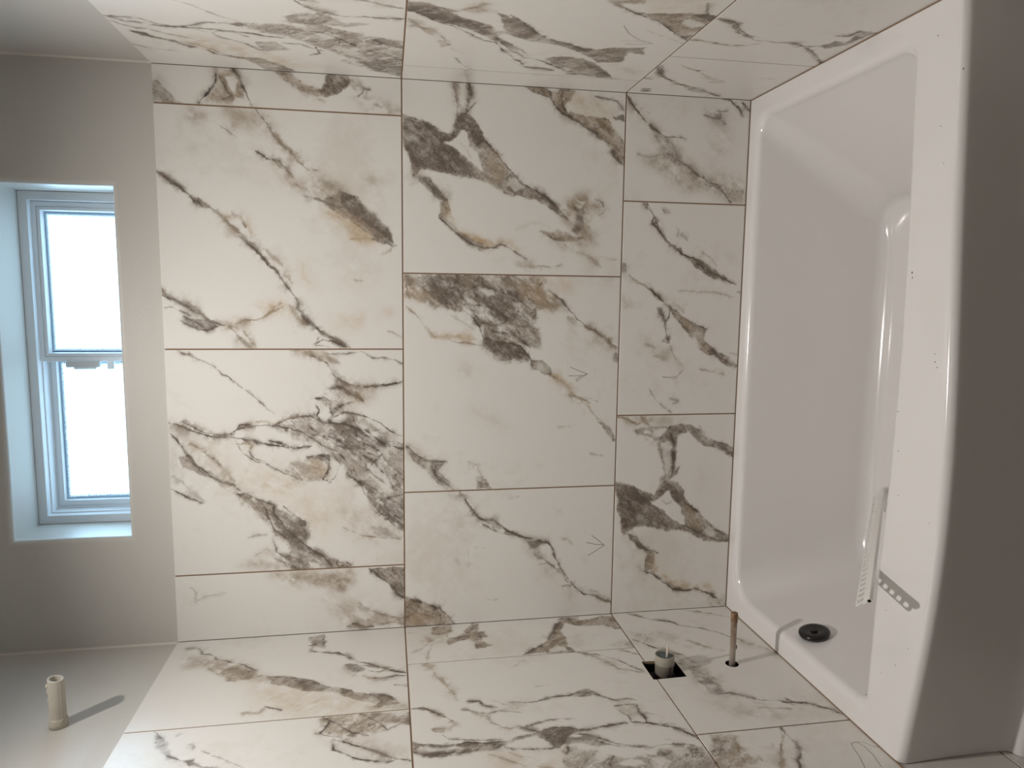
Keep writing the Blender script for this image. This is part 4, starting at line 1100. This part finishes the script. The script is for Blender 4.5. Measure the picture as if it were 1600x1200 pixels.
sx = np.array((-.05, SP[0], SP[1])); spt = empty('tub_spout_pipe', (0, SP[0], SP[1]), label='brown weathered copper tub spout pipe in round tile hole above rim', cat='pipe')
CU = copper()
mesh_obj('pipe_body', tube(sx, sx+ax_*.2, [(0, .0078), (.165, .0080), (.1655, .0089), (.188, .0089), (.1895, .0080)], 28), CU, spt, smooth=False)
for p in spt.children[0].data.polygons: p.use_smooth = len(p.vertices) == 4
SO = mat('solder_grey_green', (.40, .36, .24), .35, metal=.4, var=.3, vscale=200)
mesh_obj('solder_blob', tube((.122, SP[0]-.0055, SP[1]-.0062), (.134, SP[0]-.0060, SP[1]-.0064), [(0, .001), (.003, .003), (.008, .0032), (.012, .001)], 10), SO, spt, smooth=True)
mesh_obj('rust_blob', tube((.040, SP[0]-.001, SP[1]-.0090), (.052, SP[0]-.001, SP[1]-.0085), [(0, .0008), (.003, .0022), (.008, .0022), (.012, .0008)], 10), mat('rust', (.13, .03, .015), .7), spt, smooth=True)

va = np.array((-.03, -.3345, -.6485)); vl = empty('shower_valve', (0, va[1], va[2]), label='round shower valve with thin tab in square hole cut through tiles', cat='valve')
VB = mat('valve_grey_guard', (.21, .185, .155), .5, bump=.3, bscale=90, var=.1, vscale=50); VC = mat('valve_pale_collar', (.36, .335, .275), .45, var=.08, vscale=50); VT = mat('valve_blue_grey_cap', (.10, .13, .14), .3, metal=.3, var=.3, vscale=90)
mesh_obj('valve_body', tube(va, va+ax_, [(0, .0235), (.046, .0238), (.047, .0240)], 40), VB, vl, smooth=False)
mesh_obj('valve_collar', tube(va+ax_*.047, va+ax_, [(0, .0248), (.001, .0252), (.022, .0250), (.0235, .0242), (.0235, .0222), (.019, .0220), (.019, .001)], 40), VC, vl)
mesh_obj('valve_cap', tube(va+ax_*.0665, va+ax_, [(0, .0200), (.0015, .0195), (.002, .0150), (.0012, .0140), (.0012, .001)], 36), VT, vl)
for o in vl.children:
    for p in o.data.polygons: p.use_smooth = len(p.vertices) == 4
bm = flat_poly([(.001, -.001), (.020, -.002), (.016, .016), (.011, .036), (.006, .040), (.003, .038), (.0035, .020), (-.002, .014)], [], lambda a, h: (va[0]+.067+h*.85, va[1]-.012+a*.62, va[2]-.002-a*.45), (0, .5, .86), .0035)
mesh_obj('valve_tab', bm, mat('pale_tab', (.74, .67, .58), .5), vl)
mesh_obj('guard_slit', bevbox((va[0]+.01, va[1]-.0245, va[2]-.008), (va[0]+.05, va[1]-.0228, va[2]-.0065), .0003, 1), DARK, vl)
WD = mat('rough_backing', (.03, .02, .024), .9, bump=.6, bscale=90, var=.5, vscale=60)
mesh_obj('valve_bracket', bevbox((-.040, -.372, -.690), (-.028, -.292, -.606), .002), WD, vl)

# ---------------------------------------------------------------- perforated tile trim standing in the tub
A0, A1 = np.array((.407, -.172, -1.366)), np.array((.3686, -.794, -.872))
axd = (A1-A0); TL = np.linalg.norm(axd); axd /= TL
lg = np.array((-.018, .048, -.010)); lg -= axd*(lg@axd); lg /= np.linalg.norm(lg)
nz = np.cross(axd, lg)
tr = empty('tile_edge_trim', tuple(A0-np.array((0, 0, 0))), label='white perforated tile edge trim strip leaning over the front rim of tub', cat='trim strip')
TR = mat('white_pvc_trim', (.84, .82, .79), .4)
def TP(t, w, h): return tuple(A0+axd*t+lg*w+nz*h)
def tbox(bm, t0, t1, w0, w1, h0, h1, w0b=None, w1b=None):
    w0b = w0 if w0b is None else w0b; w1b = w1 if w1b is None else w1b
    vs = [bm.verts.new(TP(t, w, h)) for t, ws in ((t0, (w0, w1)), (t1, (w0b, w1b))) for w in ws for h in (h0, h1)]
    for f in ((0,1,3,2),(4,6,7,5),(0,4,5,1),(2,3,7,6),(0,2,6,4),(1,5,7,3)): bm.faces.new([vs[i] for i in f])
# hollow edge profile
bm = bmesh.new(); pr = [(-.001, -.0045), (.0062, -.0045), (.0075, -.003), (.0075, .0032), (.0055, .0048), (0, .0048), (-.0018, .003), (-.0018, -.003)]; pi_ = [(.0025+(a-.0027)*.72, b*.72) for a, b in pr]
loft(bm, [[TP(0, *q) for q in pr], [TP(TL, *q) for q in pr], [TP(TL, *q) for q in pi_], [TP(TL-.03, *q) for q in pi_]], True, True, True)
bmesh.ops.recalc_face_normals(bm, faces=bm.faces); mesh_obj('edge_profile', bm, TR, tr)
bm = bmesh.new(); box_ = [TP(TL-.004, *q) for q in pi_]; bm.faces.new([bm.verts.new(q) for q in box_]); mesh_obj('profile_bore', bm, DARK, tr)
# anchoring leg: solid strip, D shaped openings, outer bar
bm = bmesh.new(); tbox(bm, 0, TL, .0070, .0170, -.0007, .0007); tbox(bm, 0, TL-.012, .0305, .0345, -.0007, .0007)
tbox(bm, 0, TL, .0092, .0105, .0007, .0017)
PIT = .0272; k = 0; t = TL-.006
while t > .02:
    tbox(bm, t-.0035-(PIT-.017), t-.0035, .0165, .0310, -.0007, .0007)
    c = t-.0035-(PIT-.017)
    # rounded side of the D
    for q in range(4):
        a0, a1 = q/4, (q+1)/4; w_a = .0165+.0145*a0; w_b = .0165+.0145*a1
        tbox(bm, c-.0055*(1-math.sqrt(max(0, 1-(2*((a0+a1)/2)-1)**2)))-.0001, c, w_a, w_b, -.0007, .0007)
    t -= PIT
bmesh.ops.recalc_face_normals(bm, faces=bm.faces); mesh_obj('perforated_leg', bm, TR, tr)
bm = bmesh.new(); tbox(bm, 0, .19, .0000, .0016, .0048, .0150)
for q in range(6): tbox(bm, .01+q*.03, .022+q*.03, .0000, .0016, .0150, .0240)
bmesh.ops.recalc_face_normals(bm, faces=bm.faces); mesh_obj('cut_lip', bm, TR, tr)

# ---------------------------------------------------------------- recessed ceiling light
dl = empty('ceiling_downlight', (.70, -.85, ZC), label='round recessed ceiling downlight above the front rim of the bathtub', cat='ceiling light')
mesh_obj('trim_ring', tube((.70, -.85, ZC+.001), (.70, -.85, ZC-.01), [(0, .075), (.004, .074), (.006, .068), (.004, .056), (0, .052)], 40, False, False), VINYL, dl, smooth=True)
bpy.context.view_layer.update()
